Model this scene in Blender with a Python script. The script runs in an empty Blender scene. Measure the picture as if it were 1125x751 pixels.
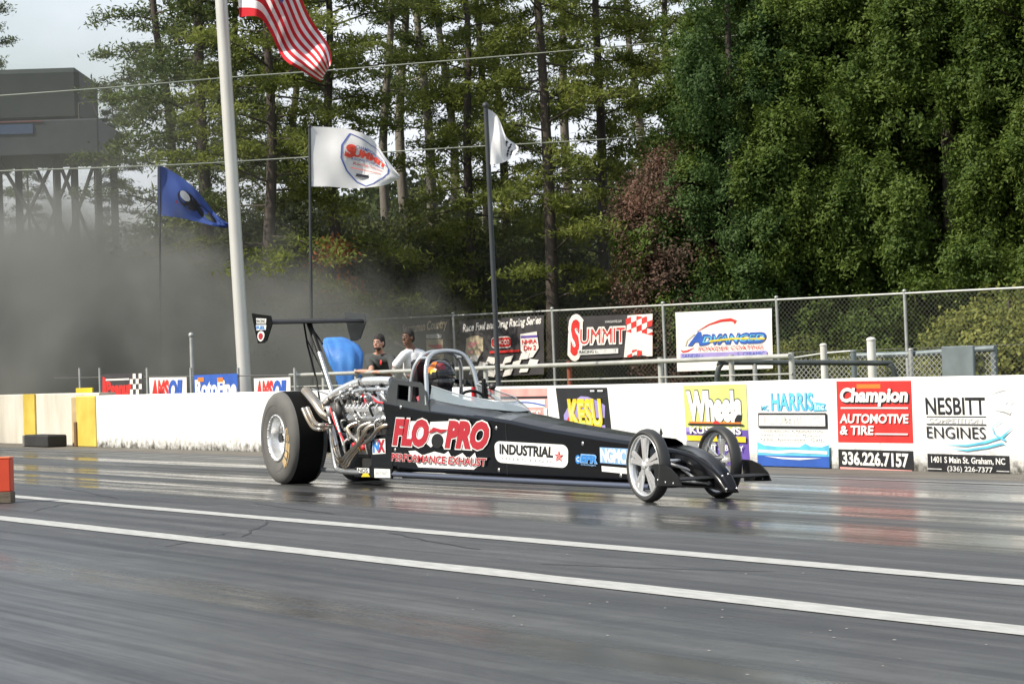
import bpy, math, random
import numpy as np
from mathutils import Vector, Matrix

# ---------------------------------------------------------------- camera
W = bpy.data.worlds.new("World")
SC = bpy.context.scene
SC.world = W
COL = SC.collection
FPX, CAMH = 3100.0, 0.97
TH = math.atan(1564.4 / FPX); PH = math.atan(33.9 / FPX); RO = math.atan(0.0314)
F0 = Vector((-math.cos(TH), math.sin(TH), 0)); ZV = Vector((0, 0, 1))
R0 = F0.cross(ZV); FW = F0 * math.cos(PH) + ZV * math.sin(PH); U0 = R0.cross(FW)
RV = R0 * math.cos(RO) - U0 * math.sin(RO); UV_ = U0 * math.cos(RO) + R0 * math.sin(RO)
CP = Vector((0, 0, CAMH))
cd = bpy.data.cameras.new("camera"); cam = bpy.data.objects.new("camera", cd); COL.objects.link(cam)
m3 = Matrix((RV, UV_, -FW)).transposed()
cam.matrix_world = Matrix.Translation(CP) @ m3.to_4x4()
cd.sensor_width = 36; cd.lens = 36 * FPX / 1125.0; cd.clip_start = 0.1; cd.clip_end = 3000
SC.camera = cam

# ---------------------------------------------------------------- light
SUN_EL = math.radians(43)
az = math.radians(25)
sh = (-R0 * math.cos(az) - F0 * math.sin(az)).normalized()
SD = sh * math.cos(SUN_EL) + ZV * math.sin(SUN_EL)
sl = bpy.data.lights.new("sun", 'SUN'); sl.energy = 4.7; sl.angle = math.radians(0.5); sl.color = (1, 0.93, 0.80)
so = bpy.data.objects.new("sun", sl); COL.objects.link(so); so.location = (0, 0, 30)
so.rotation_euler = SD.to_track_quat('Z', 'Y').to_euler()
W.use_nodes = True
nt = W.node_tree; nt.nodes.clear()
out = nt.nodes.new('ShaderNodeOutputWorld'); bg = nt.nodes.new('ShaderNodeBackground')
sky = nt.nodes.new('ShaderNodeTexSky'); sky.sky_type = 'NISHITA'; sky.sun_disc = False
sky.sun_elevation = SUN_EL; sky.sun_rotation = math.atan2(SD.x, SD.y); sky.air_density = 1.3; sky.dust_density = 2.0
tc = nt.nodes.new('ShaderNodeTexCoord'); no = nt.nodes.new('ShaderNodeTexNoise')
mp = nt.nodes.new('ShaderNodeMapping'); mp.inputs['Scale'].default_value = (1, 1, 2.6)
no.inputs['Scale'].default_value = 3.2; no.inputs['Detail'].default_value = 6
cr = nt.nodes.new('ShaderNodeMapRange'); cr.inputs[1].default_value = 0.34; cr.inputs[2].default_value = 0.62
mx = nt.nodes.new('ShaderNodeMixRGB'); mx.inputs[2].default_value = (6.3, 6.6, 7.1, 1)
nt.links.new(tc.outputs['Generated'], mp.inputs[0]); nt.links.new(mp.outputs[0], no.inputs['Vector'])
nt.links.new(no.outputs[0], cr.inputs[0]); nt.links.new(cr.outputs[0], mx.inputs[0])
nt.links.new(sky.outputs[0], mx.inputs[1]); nt.links.new(mx.outputs[0], bg.inputs[0])
bg.inputs[1].default_value = 0.135; nt.links.new(bg.outputs[0], out.inputs[0])
SC.view_settings.view_transform = 'Standard'; SC.view_settings.look = 'None'
SC.view_settings.exposure = 0.22; SC.view_settings.gamma = 1
SC.cycles.use_denoising = True; SC.cycles.max_bounces = 7; SC.cycles.transparent_max_bounces = 12
SC.cycles.diffuse_bounces = 3; SC.cycles.volume_bounces = 2; SC.cycles.volume_step_rate = 1.0
SC.cycles.volume_max_steps = 96; SC.cycles.caustics_reflective = False; SC.cycles.caustics_refractive = False
SC.cycles.sample_clamp_indirect = 4.0
random.seed(7); RNG = np.random.default_rng(11)

# ---------------------------------------------------------------- helpers
def ray(px, py): return FW + RV * ((px - 562.5) / FPX) + UV_ * ((375.5 - py) / FPX)
def atY(px, py, y):
    v = ray(px, py); return CP + v * (y / v.y)
def atD(px, py, d): return CP + ray(px, py) * d
def gnd(px, py, z=0.0):
    v = ray(px, py); return CP + v * ((z - CAMH) / v.z)
def foot(px, d):                      # ground point below the pixel column px at distance d
    p = CP + F0 * d + R0 * ((px - 562.5) / FPX * d); return Vector((p.x, p.y, 0))

MATS = {}
def mat(name, color, rough=0.6, metal=0.0, var=0.0, vscale=4.0, bump=0.0, bscale=40.0, spec=0.5, alpha=None,
        trans=0.0, coat=0.0, color2=None, stretch=(1, 1, 1), coord='Object', detail=4, sheen=0):
    m = bpy.data.materials.new(name); m.use_nodes = True; n = m.node_tree; b = n.nodes['Principled BSDF']
    b.inputs['Base Color'].default_value = (*color, 1); b.inputs['Roughness'].default_value = rough
    b.inputs['Metallic'].default_value = metal; b.inputs['Specular IOR Level'].default_value = spec
    if coat: b.inputs['Coat Weight'].default_value = coat; b.inputs['Coat Roughness'].default_value = 0.03
    if alpha is not None: b.inputs['Alpha'].default_value = alpha
    if trans: b.inputs['Transmission Weight'].default_value = trans
    if var or color2 or bump:
        t = n.nodes.new('ShaderNodeTexCoord'); mp = n.nodes.new('ShaderNodeMapping'); mp.inputs['Scale'].default_value = stretch
        n.links.new(t.outputs[coord], mp.inputs[0])
    if var or color2:
        ns = n.nodes.new('ShaderNodeTexNoise'); ns.inputs['Scale'].default_value = vscale; ns.inputs['Detail'].default_value = detail
        n.links.new(mp.outputs[0], ns.inputs['Vector'])
        mr = n.nodes.new('ShaderNodeMapRange'); mr.inputs[1].default_value = 0.3; mr.inputs[2].default_value = 0.7
        n.links.new(ns.outputs[0], mr.inputs[0])
        mxx = n.nodes.new('ShaderNodeMixRGB')
        c2 = color2 if color2 else tuple(min(1, c * (1 + var)) for c in color)
        c1 = color if color2 else tuple(c * (1 - var) for c in color)
        mxx.inputs[1].default_value = (*c1, 1); mxx.inputs[2].default_value = (*c2, 1)
        n.links.new(mr.outputs[0], mxx.inputs[0]); n.links.new(mxx.outputs[0], b.inputs['Base Color'])
        if not metal:
            m2 = n.nodes.new('ShaderNodeMapRange'); m2.inputs[3].default_value = max(0.02, rough - 0.08); m2.inputs[4].default_value = min(1, rough + 0.08)
            n.links.new(ns.outputs[0], m2.inputs[0]); n.links.new(m2.outputs[0], b.inputs['Roughness'])
    if bump:
        nb = n.nodes.new('ShaderNodeTexNoise'); nb.inputs['Scale'].default_value = bscale; nb.inputs['Detail'].default_value = 5
        n.links.new(mp.outputs[0], nb.inputs['Vector'])
        bp = n.nodes.new('ShaderNodeBump'); bp.inputs['Strength'].default_value = bump; bp.inputs['Distance'].default_value = 0.02
        n.links.new(nb.outputs[0], bp.inputs['Height']); n.links.new(bp.outputs[0], b.inputs['Normal'])
    MATS[name] = m; return m

class MB:
    def __init__(s): s.v = []; s.f = []; s.mi = []; s.sm = []; s.ms = []
    def add(s, vs, fs, m, smooth=False):
        o = len(s.v); s.v += [tuple(p) for p in vs]
        if m not in s.ms: s.ms.append(m)
        k = s.ms.index(m)
        for f in fs: s.f.append(tuple(i + o for i in f)); s.mi.append(k); s.sm.append(smooth)
        return s
    def box(s, c, d, m, rot=None, bev=0.0):
        hx, hy, hz = d[0] / 2, d[1] / 2, d[2] / 2; c = Vector(c)
        if bev > 0:
            b = min(bev, hx * .9, hy * .9, hz * .9); vs = []; idx = {}
            for sx in (-1, 1):
                for sy in (-1, 1):
                    for sz in (-1, 1):
                        for ax in range(3):
                            q = [sx * (hx - b), sy * (hy - b), sz * (hz - b)]; q[ax] = (sx * hx, sy * hy, sz * hz)[ax]
                            idx[(sx, sy, sz, ax)] = len(vs); vs.append(Vector(q))
            fs = []
            for ax in range(3):
                a, b2 = [k for k in range(3) if k != ax]
                for s0 in (-1, 1):
                    q = []
                    for (u, w) in ((-1, -1), (1, -1), (1, 1), (-1, 1)):
                        t = [0, 0, 0]; t[ax] = s0; t[a] = u; t[b2] = w; q.append(idx[(*t, ax)])
                    fs.append(q)
            for a in range(3):
                x, y = [k for k in range(3) if k != a]
                for u in (-1, 1):
                    for w in (-1, 1):
                        t1 = [0, 0, 0]; t1[a] = -1; t1[x] = u; t1[y] = w; t2 = list(t1); t2[a] = 1
                        fs.append([idx[(*t1, x)], idx[(*t2, x)], idx[(*t2, y)], idx[(*t1, y)]])
            for sx in (-1, 1):
                for sy in (-1, 1):
                    for sz in (-1, 1): fs.append([idx[(sx, sy, sz, k)] for k in range(3)])
        else:
            vs = [Vector((x * hx, y * hy, z * hz)) for x in (-1, 1) for y in (-1, 1) for z in (-1, 1)]
            fs = [(0, 1, 3, 2), (4, 6, 7, 5), (0, 4, 5, 1), (2, 3, 7, 6), (0, 2, 6, 4), (1, 5, 7, 3)]
        if rot is not None: vs = [rot @ v for v in vs]
        return s.add([v + c for v in vs], fs, m)
    def tube(s, pts, r, m, n=10, caps=True, smooth=True, cr=0):
        P = [Vector(p) for p in pts]; rs = list(r) if hasattr(r, '__len__') else [r] * len(P)
        if cr and len(P) > 2:
            Q = []; q = []
            for i in range(len(P) - 1):
                p0 = P[max(i - 1, 0)]; p1 = P[i]; p2 = P[i + 1]; p3 = P[min(i + 2, len(P) - 1)]
                for k in range(cr):
                    t = k / cr
                    Q.append(0.5 * (2 * p1 + (p2 - p0) * t + (2 * p0 - 5 * p1 + 4 * p2 - p3) * t * t + (3 * p1 - p0 - 3 * p2 + p3) * t ** 3))
                    q.append(rs[i] * (1 - t) + rs[i + 1] * t)
            Q.append(P[-1]); q.append(rs[-1]); P, rs = Q, q
        vs = []; fs = []; nrm = None
        for i, p in enumerate(P):
            t = (P[min(i + 1, len(P) - 1)] - P[max(i - 1, 0)])
            t = t.normalized() if t.length > 1e-9 else Vector((0, 0, 1))
            if nrm is None:
                a = Vector((0, 0, 1)) if abs(t.z) < 0.9 else Vector((1, 0, 0)); nrm = (a - t * a.dot(t)).normalized()
            else:
                nrm = nrm - t * nrm.dot(t); nrm = nrm.normalized() if nrm.length > 1e-6 else t.orthogonal().normalized()
            bt = t.cross(nrm)
            for k in range(n):
                a = 2 * math.pi * k / n; vs.append(p + (nrm * math.cos(a) + bt * math.sin(a)) * rs[i])
        for i in range(len(P) - 1):
            for k in range(n):
                fs.append((i * n + k, i * n + (k + 1) % n, (i + 1) * n + (k + 1) % n, (i + 1) * n + k))
        s.add(vs, fs, m, smooth)
        if caps:
            e = (len(P) - 1) * n; s.add(vs[:n], [tuple(range(n))[::-1]], m); s.add(vs[e:], [tuple(range(n))], m)
        return s
    def lathe(s, prof, c, ax, m, n=48, smooth=True):      # prof: (radius, along)
        ax = Vector(ax).normalized(); a = ax.orthogonal().normalized(); b = ax.cross(a); c = Vector(c); vs = []; fs = []
        for (r, t) in prof:
            for k in range(n):
                w = 2 * math.pi * k / n; vs.append(c + ax * t + (a * math.cos(w) + b * math.sin(w)) * r)
        for i in range(len(prof) - 1):
            for k in range(n): fs.append((i * n + k, i * n + (k + 1) % n, (i + 1) * n + (k + 1) % n, (i + 1) * n + k))
        return s.add(vs, fs, m, smooth)
    def ell(s, c, r, m, nu=16, nv=10, rot=None):
        vs = []; fs = []; c = Vector(c)
        for i in range(nv + 1):
            p = math.pi * i / nv
            for k in range(nu):
                w = 2 * math.pi * k / nu
                q = Vector((r[0] * math.sin(p) * math.cos(w), r[1] * math.sin(p) * math.sin(w), r[2] * math.cos(p)))
                vs.append(c + (rot @ q if rot is not None else q))
        for i in range(nv):
            for k in range(nu): fs.append((i * nu + k, (i + 1) * nu + k, (i + 1) * nu + (k + 1) % nu, i * nu + (k + 1) % nu))
        return s.add(vs, fs, m, True)
    def prism(s, poly, ex, m):                            # poly: 3d points, ex: extrusion vector
        n = len(poly); P = [Vector(p) for p in poly]; Q = [p + Vector(ex) for p in P]
        s.add(P + Q, [tuple(range(n))[::-1], tuple(range(n, 2 * n))] + [(i, (i + 1) % n, n + (i + 1) % n, n + i) for i in range(n)], m); return s
    def build(s, name, parent=None, origin=(0, 0, 0), label=None):
        o3 = Vector(origin); me = bpy.data.meshes.new(name)
        me.from_pydata([tuple(Vector(v) - o3) for v in s.v], [], s.f)
        for m in s.ms: me.materials.append(m)
        me.polygons.foreach_set('material_index', s.mi); me.polygons.foreach_set('use_smooth', s.sm); me.update()
        ob = bpy.data.objects.new(name, me); COL.objects.link(ob)
        if parent is not None: ob.parent = parent
        else: ob.location = o3
        if label: ob['label'] = label
        return ob

def tag(o, label=None, cat=None, group=None, kind=None):
    if label: o['label'] = label
    if cat: o['category'] = cat
    if group: o['group'] = group
    if kind: o['kind'] = kind
    return o
def empty(name, loc, label, cat, group=None):
    o = bpy.data.objects.new(name, None); COL.objects.link(o); o.location = loc; o.empty_display_size = 0.2
    return tag(o, label, cat, group)
def npmesh(name, V, nper, m, parent=None, smooth=False):
    nf = len(V) // nper; me = bpy.data.meshes.new(name)
    me.vertices.add(len(V)); me.vertices.foreach_set('co', np.asarray(V, dtype=np.float32).ravel())
    me.loops.add(len(V)); me.loops.foreach_set('vertex_index', np.arange(len(V), dtype=np.int32))
    me.polygons.add(nf); me.polygons.foreach_set('loop_start', np.arange(0, len(V), nper, dtype=np.int32))
    me.materials.append(m); me.update(calc_edges=True); me.validate()
    ob = bpy.data.objects.new(name, me); COL.objects.link(ob)
    if parent is not None: ob.parent = parent
    return ob
def copy_tree(o, parent=None):
    c = o.copy(); COL.objects.link(c); c.parent = parent
    for ch in list(o.children): copy_tree(ch, c)
    return c

_tc = {}
def textpoly(sx, bold=0.0, shear=0.0):
    k = (sx, bold, shear)
    if k in _tc: return _tc[k]
    cu = bpy.data.curves.new('t', 'FONT'); cu.body = sx; cu.offset = bold; cu.shear = shear; cu.resolution_u = 3; cu.dimensions = '2D'; cu.fill_mode = 'FRONT'
    ob = bpy.data.objects.new('t', cu); COL.objects.link(ob)
    dg = bpy.context.evaluated_depsgraph_get(); ev = ob.evaluated_get(dg); me = ev.to_mesh()
    V = [(v.co.x, v.co.y) for v in me.vertices]; Fc = [tuple(p.vertices) for p in me.polygons]
    ev.to_mesh_clear(); bpy.data.objects.remove(ob); bpy.data.curves.remove(cu)
    if bold:
        V0, _, bb = textpoly(sx, 0.0, shear)
    else: bb = (min(v[0] for v in V), min(v[1] for v in V), max(v[0] for v in V), max(v[1] for v in V))
    _tc[k] = (V, Fc, bb); return _tc[k]

class Surf:
    """a flat painted surface: four corners in the world (tl, tr, br, bl), unit coordinates u right, v up"""
    def __init__(s, tl, tr, br, bl, nrm=(0, -1, 0), mb=None, step=0.002, fn=None):
        s.c = [Vector(p) for p in (tl, tr, br, bl)]; s.n = Vector(nrm).normalized(); s.mb = mb or MB(); s.k = 0; s.step = step; s.fn = fn
    def p(s, u, v, k=None):
        tl, tr, br, bl = s.c; a = bl.lerp(br, u); b = tl.lerp(tr, u); q = a.lerp(b, v)
        if s.fn: q = q + s.fn(u, v)
        return q + s.n * (s.step * (s.k if k is None else k))
    def poly(s, pts, m, up=True):
        if up: s.k += 1
        s.mb.add([s.p(*q) for q in pts], [tuple(range(len(pts)))], m); return s
    def rect(s, u0, v0, u1, v1, m, up=True): return s.poly([(u0, v0), (u1, v0), (u1, v1), (u0, v1)], m, up)
    def round(s, u0, v0, u1, v1, m, r=0.2, asp=1.0):
        pts = []
        for (cx, cy, a0) in ((u1 - r * asp, v1 - r, 0), (u0 + r * asp, v1 - r, 90), (u0 + r * asp, v0 + r, 180), (u1 - r * asp, v0 + r, 270)):
            for i in range(6):
                a = math.radians(a0 + 18 * i); pts.append((cx + r * asp * math.cos(a), cy + r * math.sin(a)))
        return s.poly(pts, m)
    def disc(s, cu, cv, ru, rv, m, n=20): return s.poly([(cu + ru * math.cos(2 * math.pi * i / n), cv + rv * math.sin(2 * math.pi * i / n)) for i in range(n)], m)
    def stroke(s, pts, w, m, wv=None):                     # a band along a polyline in unit coordinates
        s.k += 1; n = len(pts); L = []; R = []
        for i, (x, y) in enumerate(pts):
            x0, y0 = pts[max(i - 1, 0)]; x1, y1 = pts[min(i + 1, n - 1)]; dx, dy = x1 - x0, y1 - y0; l = math.hypot(dx, dy) or 1
            ww = (w[i] if hasattr(w, '__len__') else w) / 2; L.append(s.p(x - dy / l * ww, y + dx / l * ww)); R.append(s.p(x + dy / l * ww, y - dx / l * ww))
        s.mb.add(L + R, [(i, i + 1, n + i + 1, n + i) for i in range(n - 1)], m); return s
    def text(s, t, u0, v0, u1, v1, m, bold=0.0, shear=0.0, dv=0.0):
        s.k += 1; V, Fc, bb = textpoly(t, bold, shear); w = bb[2] - bb[0]; h = bb[3] - bb[1]
        s.mb.add([s.p(u0 + (x - bb[0]) / w * (u1 - u0), v0 + (y - bb[1]) / h * (v1 - v0) + dv * (x - bb[0]) / w) for x, y in V], Fc, m); return s

# paints
RED = mat('paint_red', (.62, .035, .03), .45, var=.12); WHITE = mat('paint_white', (.8, .79, .76), .5, var=.04)
BLACK = mat('paint_black', (.018, .018, .02), .45, var=.2); YEL = mat('paint_yellow', (.75, .55, .03), .5, var=.1)
BLUE = mat('paint_blue', (.03, .10, .42), .5, var=.15); CYAN = mat('paint_cyan', (.12, .5, .72), .5, var=.2)
PURP = mat('paint_purple', (.13, .08, .36), .5, var=.15); GREY = mat('paint_grey', (.25, .26, .27), .5, var=.1)
LIME = mat('paint_lime', (.45, .55, .10), .55, color2=(.72, .74, .30), vscale=1.5); TANP = mat('paint_tan', (.55, .45, .32), .6, var=.2)
PINK = mat('paint_faded_red', (.72, .26, .24), .6, color2=(.75, .42, .38), vscale=3); FADE = mat('paint_faded_grey', (.5, .5, .5), .6, color2=(.7, .7, .68), vscale=12)
LAV = mat('paint_lavender', (.33, .27, .58), .5, var=.1); ORANGE = mat('paint_orange', (.8, .2, .03), .5)
GALV = mat('galvanised_steel', (.42, .43, .42), .5, metal=.55, var=.12, vscale=8)
DSTEEL = mat('dark_painted_steel', (.05, .06, .06), .5, var=.3, vscale=6)

# ---------------------------------------------------------------- ground, track, lines
def track_mat():
    m = bpy.data.materials.new('rubbered_asphalt'); m.use_nodes = True; n = m.node_tree; b = n.nodes['Principled BSDF']; L = n.links.new
    g = n.nodes.new('ShaderNodeTexCoord')
    def noise(sc, scale=(1, 1, 1), det=5, rg=.55, loc=(0, 0, 0)):
        mp = n.nodes.new('ShaderNodeMapping'); mp.inputs['Scale'].default_value = scale; mp.inputs['Location'].default_value = loc
        t = n.nodes.new('ShaderNodeTexNoise'); t.inputs['Scale'].default_value = sc; t.inputs['Detail'].default_value = det; t.inputs['Roughness'].default_value = rg
        L(g.outputs['Object'], mp.inputs[0]); L(mp.outputs[0], t.inputs['Vector']); return t.outputs[0]
    def rng(x, a, b_, c, d):
        r = n.nodes.new('ShaderNodeMapRange'); r.inputs[1].default_value = a; r.inputs[2].default_value = b_; r.inputs[3].default_value = c; r.inputs[4].default_value = d
        L(x, r.inputs[0]); return r.outputs[0]
    def mth(op, a, b_):
        q = n.nodes.new('ShaderNodeMath'); q.operation = op
        for i, x in enumerate((a, b_)):
            if isinstance(x, (int, float)): q.inputs[i].default_value = x
            else: L(x, q.inputs[i])
        return q.outputs[0]
    s1 = noise(1.0, (.045, 3.2, 1), 6, .65)          # long streaks along the lane
    s2 = noise(1.0, (.35, 14, 1), 4, .6, (3, 5, 0))  # fine streaks
    pa = noise(.55, (.5, 1.4, 1), 5)                 # patches
    gr = noise(60, (1, 1, 1), 6, .75)                    # grain
    s3 = noise(1.0, (.16, 5.5, 1), 5, .7, (9, 2, 0))  # tyre marks
    mo = noise(1.0, (2.2, 6.5, 1), 7, .72, (1, 7, 0)) # mottled wear
    v = mth('ADD', mth('ADD', mth('MULTIPLY', s1, .26), mth('MULTIPLY', s3, .30)), mth('ADD', mth('MULTIPLY', s2, .12), mth('ADD', mth('MULTIPLY', pa, .10), mth('MULTIPLY', mo, .22))))
    cr = n.nodes.new('ShaderNodeValToRGB'); e = cr.color_ramp.elements
    e[0].position = .43; e[0].color = (.024, .025, .026, 1); e[1].position = .58; e[1].color = (.092, .093, .092, 1)
    k = e.new(.5); k.color = (.050, .051, .051, 1); L(v, cr.inputs[0])
    mu = n.nodes.new('ShaderNodeMixRGB'); mu.blend_type = 'MULTIPLY'; mu.inputs[0].default_value = 1
    gc = rng(gr, .3, .7, .62, 1.34); cc = n.nodes.new('ShaderNodeCombineColor'); [L(gc, cc.inputs[i]) for i in range(3)]
    L(cr.outputs[0], mu.inputs[1]); L(cc.outputs[0], mu.inputs[2]); L(mu.outputs[0], b.inputs['Base Color'])
    # smooth rubber in the grooves, rougher between
    sx = n.nodes.new('ShaderNodeSeparateXYZ'); L(g.outputs['Object'], sx.inputs[0]); y = sx.outputs[1]
    w1 = mth('MULTIPLY', rng(y, 7.9, 8.6, 0, 1), rng(y, 12.9, 13.25, 1, 0))
    w2 = rng(y, 5.75, 5.2, 0, .85)
    groove = mth('MAXIMUM', w1, w2)
    yw = mth('ADD', y, mth('MULTIPLY', mth('SUBTRACT', noise(1.0, (.12, .6, 1), 2), .5), .5))
    def band(c, hw, soft=.12):
        d = mth('ABSOLUTE', mth('SUBTRACT', yw, c), 0); return rng(d, hw, hw + soft, 1, 0)
    bands = mth('MAXIMUM', mth('MAXIMUM', band(11.85, .22), band(10.2, .35)), mth('MAXIMUM', band(8.85, .45), band(4.6, .12, .25)))
    rr = mth('SUBTRACT', rng(s3, .40, .60, .46, .27), mth('MULTIPLY', bands, rng(s1, .3, .6, .12, .24)))
    bare = rng(mo, .35, .65, .46, .62)
    mm = n.nodes.new('ShaderNodeMix'); L(groove, mm.inputs[0]); L(bare, mm.inputs[2]); L(rr, mm.inputs[3]); L(mm.outputs[0], b.inputs['Roughness'])
    b.inputs['Specular IOR Level'].default_value = .5
    bp = n.nodes.new('ShaderNodeBump'); bp.inputs['Strength'].default_value = .30; bp.inputs['Distance'].default_value = .004
    L(mth('ADD', gr, mth('MULTIPLY', s2, 1.2)), bp.inputs['Height']); L(bp.outputs[0], b.inputs['Normal'])
    return m
TRACK = track_mat()
GRASS = mat('rough_grass_ground', (.055, .075, .025), .95, color2=(.12, .11, .05), vscale=.8, bump=.6, bscale=30)
SHOULD = mat('gravelly_shoulder', (.085, .078, .066), .8, color2=(.17, .155, .13), vscale=2.5, bump=.5, bscale=60, stretch=(.4, 2, 1))
def sheet(name, x0, x1, y0, y1, z, m, nx=1):
    b = MB(); b.add([(x0, y0, 0), (x1, y0, 0), (x1, y1, 0), (x0, y1, 0)], [(0, 1, 2, 3)], m); o = b.build(name); o.location = (0, 0, z); return tag(o, kind='structure')
sheet('ground', -1200, 600, -600, 1500, -.004, GRASS)
sheet('shoulder', -260, 60, 13.2, 15.6, .0, SHOULD)
sheet('race_track', -260, 60, -14, 13.38, .004, TRACK)
LINE = mat('road_line_white', (.50, .50, .475), .6, color2=(.34, .34, .325), vscale=9, stretch=(.6, 3, 1), bump=.2)
FAINT = mat('worn_road_line', (.30, .30, .28), .45, color2=(.12, .12, .12), vscale=5, stretch=(.25, 6, 1))
def wline(y, w, m, z=.008, x0=-240, x1=40, nm='lane_line'):
    b = MB(); n = 400; rr = random.Random(int(y * 100)); top = []; bot = []
    for i in range(n + 1):
        x = x0 + (x1 - x0) * i / n; top.append((x, y + w / 2 + rr.uniform(-.012, .012), z)); bot.append((x, y - w / 2 + rr.uniform(-.006, .006), z))
    b.add(bot + top, [(i, i + 1, n + 2 + i, n + 1 + i) for i in range(n)], m); tag(b.build(nm), kind='structure')
wline(7.36, .185, LINE); wline(6.06, .21, LINE)
wline(13.0, .10, FAINT, nm='edge_line')
# asphalt joints and cracks, thin dark tar lines
b = MB(); TAR = mat('tar_crack', (.012, .012, .012), .4)
for (x0, y0, dx, dy) in ((-15.9, 5.7, -1.2, .9), (-16.5, 6.4, -1.5, .8), (-21.5, 6.6, -1.6, .9), (-12.6, 6.5, 1.4, .5), (-14.0, 6.8, -1.9, .35), (-18.6, 7.9, -2.2, .3), (-23, 7.8, -3, .5), (-30, 8.2, 5, .2)):
    pts = [(x0 + dx * t / 8 + random.uniform(-.05, .05), y0 + dy * t / 8 + random.uniform(-.02, .02)) for t in range(9)]
    for i in range(8):
        a, c = pts[i], pts[i + 1]; b.add([(a[0], a[1] - .008, .0062), (c[0], c[1] - .008, .0062), (c[0], c[1] + .008, .0062), (a[0], a[1] + .008, .0062)], [(0, 1, 2, 3)], TAR)
tag(b.build('asphalt_cracks'), kind='structure')

b = MB(); CH = mat('pale_grit', (.24, .235, .22), .8); rr = random.Random(9)
for i in range(420):
    y = rr.choice([rr.gauss(5.62, .10), rr.uniform(5.5, 8), rr.uniform(4.2, 5.6), rr.uniform(13.1, 14.1)]); x = rr.uniform(-34, -7); a = rr.uniform(0, 3); l = rr.uniform(.0015, .0065)
    b.add([(x + l * 1.6 * math.cos(a + k * 1.57) * (1 + .3 * (k % 2)), y + l * math.sin(a + k * 1.57), .0075) for k in range(4)] + [(x, y, .0075 + l * .4)], [(0, 1, 4), (1, 2, 4), (2, 3, 4), (3, 0, 4)], CH)
tag(b.build('track_grit'), 'pale grit and rubber crumbs scattered on the track', 'grit', kind='stuff')

# ---------------------------------------------------------------- guard wall with painted signs
def wall_mat():
    m = bpy.data.materials.new('white_painted_concrete'); m.use_nodes = True; n = m.node_tree; bs = n.nodes['Principled BSDF']; L = n.links.new
    g = n.nodes.new('ShaderNodeTexCoord'); sx = n.nodes.new('ShaderNodeSeparateXYZ'); L(g.outputs['Object'], sx.inputs[0])
    def noise(sc, scale, det=6):
        mp = n.nodes.new('ShaderNodeMapping'); mp.inputs['Scale'].default_value = scale; t = n.nodes.new('ShaderNodeTexNoise')
        t.inputs['Scale'].default_value = sc; t.inputs['Detail'].default_value = det; t.inputs['Roughness'].default_value = .65; L(g.outputs['Object'], mp.inputs[0]); L(mp.outputs[0], t.inputs['Vector']); return t.outputs[0]
    n1 = noise(7, (1, 1, 1.3)); n2 = noise(2.2, (1, 1, .15)); n3 = noise(.35, (1, 1, .3))
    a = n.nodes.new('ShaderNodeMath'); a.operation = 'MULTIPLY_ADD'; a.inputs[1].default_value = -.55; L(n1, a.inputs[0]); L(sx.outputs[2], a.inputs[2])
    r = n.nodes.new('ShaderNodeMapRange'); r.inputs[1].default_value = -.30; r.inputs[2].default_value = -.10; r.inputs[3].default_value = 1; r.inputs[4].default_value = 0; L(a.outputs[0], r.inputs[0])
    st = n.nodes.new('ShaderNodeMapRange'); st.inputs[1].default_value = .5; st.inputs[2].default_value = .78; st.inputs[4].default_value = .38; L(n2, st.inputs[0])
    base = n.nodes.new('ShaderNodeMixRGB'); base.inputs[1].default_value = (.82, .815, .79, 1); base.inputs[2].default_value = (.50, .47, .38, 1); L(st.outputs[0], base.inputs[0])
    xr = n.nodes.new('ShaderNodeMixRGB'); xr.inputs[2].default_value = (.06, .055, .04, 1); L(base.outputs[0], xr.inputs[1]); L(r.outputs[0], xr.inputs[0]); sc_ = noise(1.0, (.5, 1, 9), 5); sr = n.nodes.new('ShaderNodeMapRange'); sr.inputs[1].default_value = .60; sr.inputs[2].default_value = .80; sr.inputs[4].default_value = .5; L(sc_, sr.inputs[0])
    fr = n.nodes.new('ShaderNodeMath'); fr.operation = 'PINGPONG'; fr.inputs[1].default_value = 1.83; L(sx.outputs[0], fr.inputs[0]); jr = n.nodes.new('ShaderNodeMapRange'); jr.inputs[1].default_value = .008; jr.inputs[2].default_value = .02; jr.inputs[3].default_value = .45; jr.inputs[4].default_value = 0; L(fr.outputs[0], jr.inputs[0])
    mxm = n.nodes.new('ShaderNodeMath'); mxm.operation = 'MAXIMUM'; L(sr.outputs[0], mxm.inputs[0]); L(jr.outputs[0], mxm.inputs[1])
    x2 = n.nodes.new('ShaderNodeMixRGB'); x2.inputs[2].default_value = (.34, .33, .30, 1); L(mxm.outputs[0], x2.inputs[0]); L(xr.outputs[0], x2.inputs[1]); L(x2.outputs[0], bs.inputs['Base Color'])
    bs.inputs['Roughness'].default_value = .7
    bp = n.nodes.new('ShaderNodeBump'); bp.inputs['Strength'].default_value = .25; bp.inputs['Distance'].default_value = .01; L(n1, bp.inputs['Height']); L(bp.outputs[0], bs.inputs['Normal'])
    return m
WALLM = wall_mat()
WY = 14.27; WTOP = .82
X94 = atY(94, 460, WY).x
CREAM = mat('weathered_cream_concrete', (.50, .46, .38), .8, color2=(.68, .64, .56), vscale=2.5, stretch=(1, 1, .3), bump=.3)
YCON = mat('yellow_painted_concrete', (.52, .38, .05), .7, color2=(.68, .52, .10), vscale=3, bump=.2)
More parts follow.
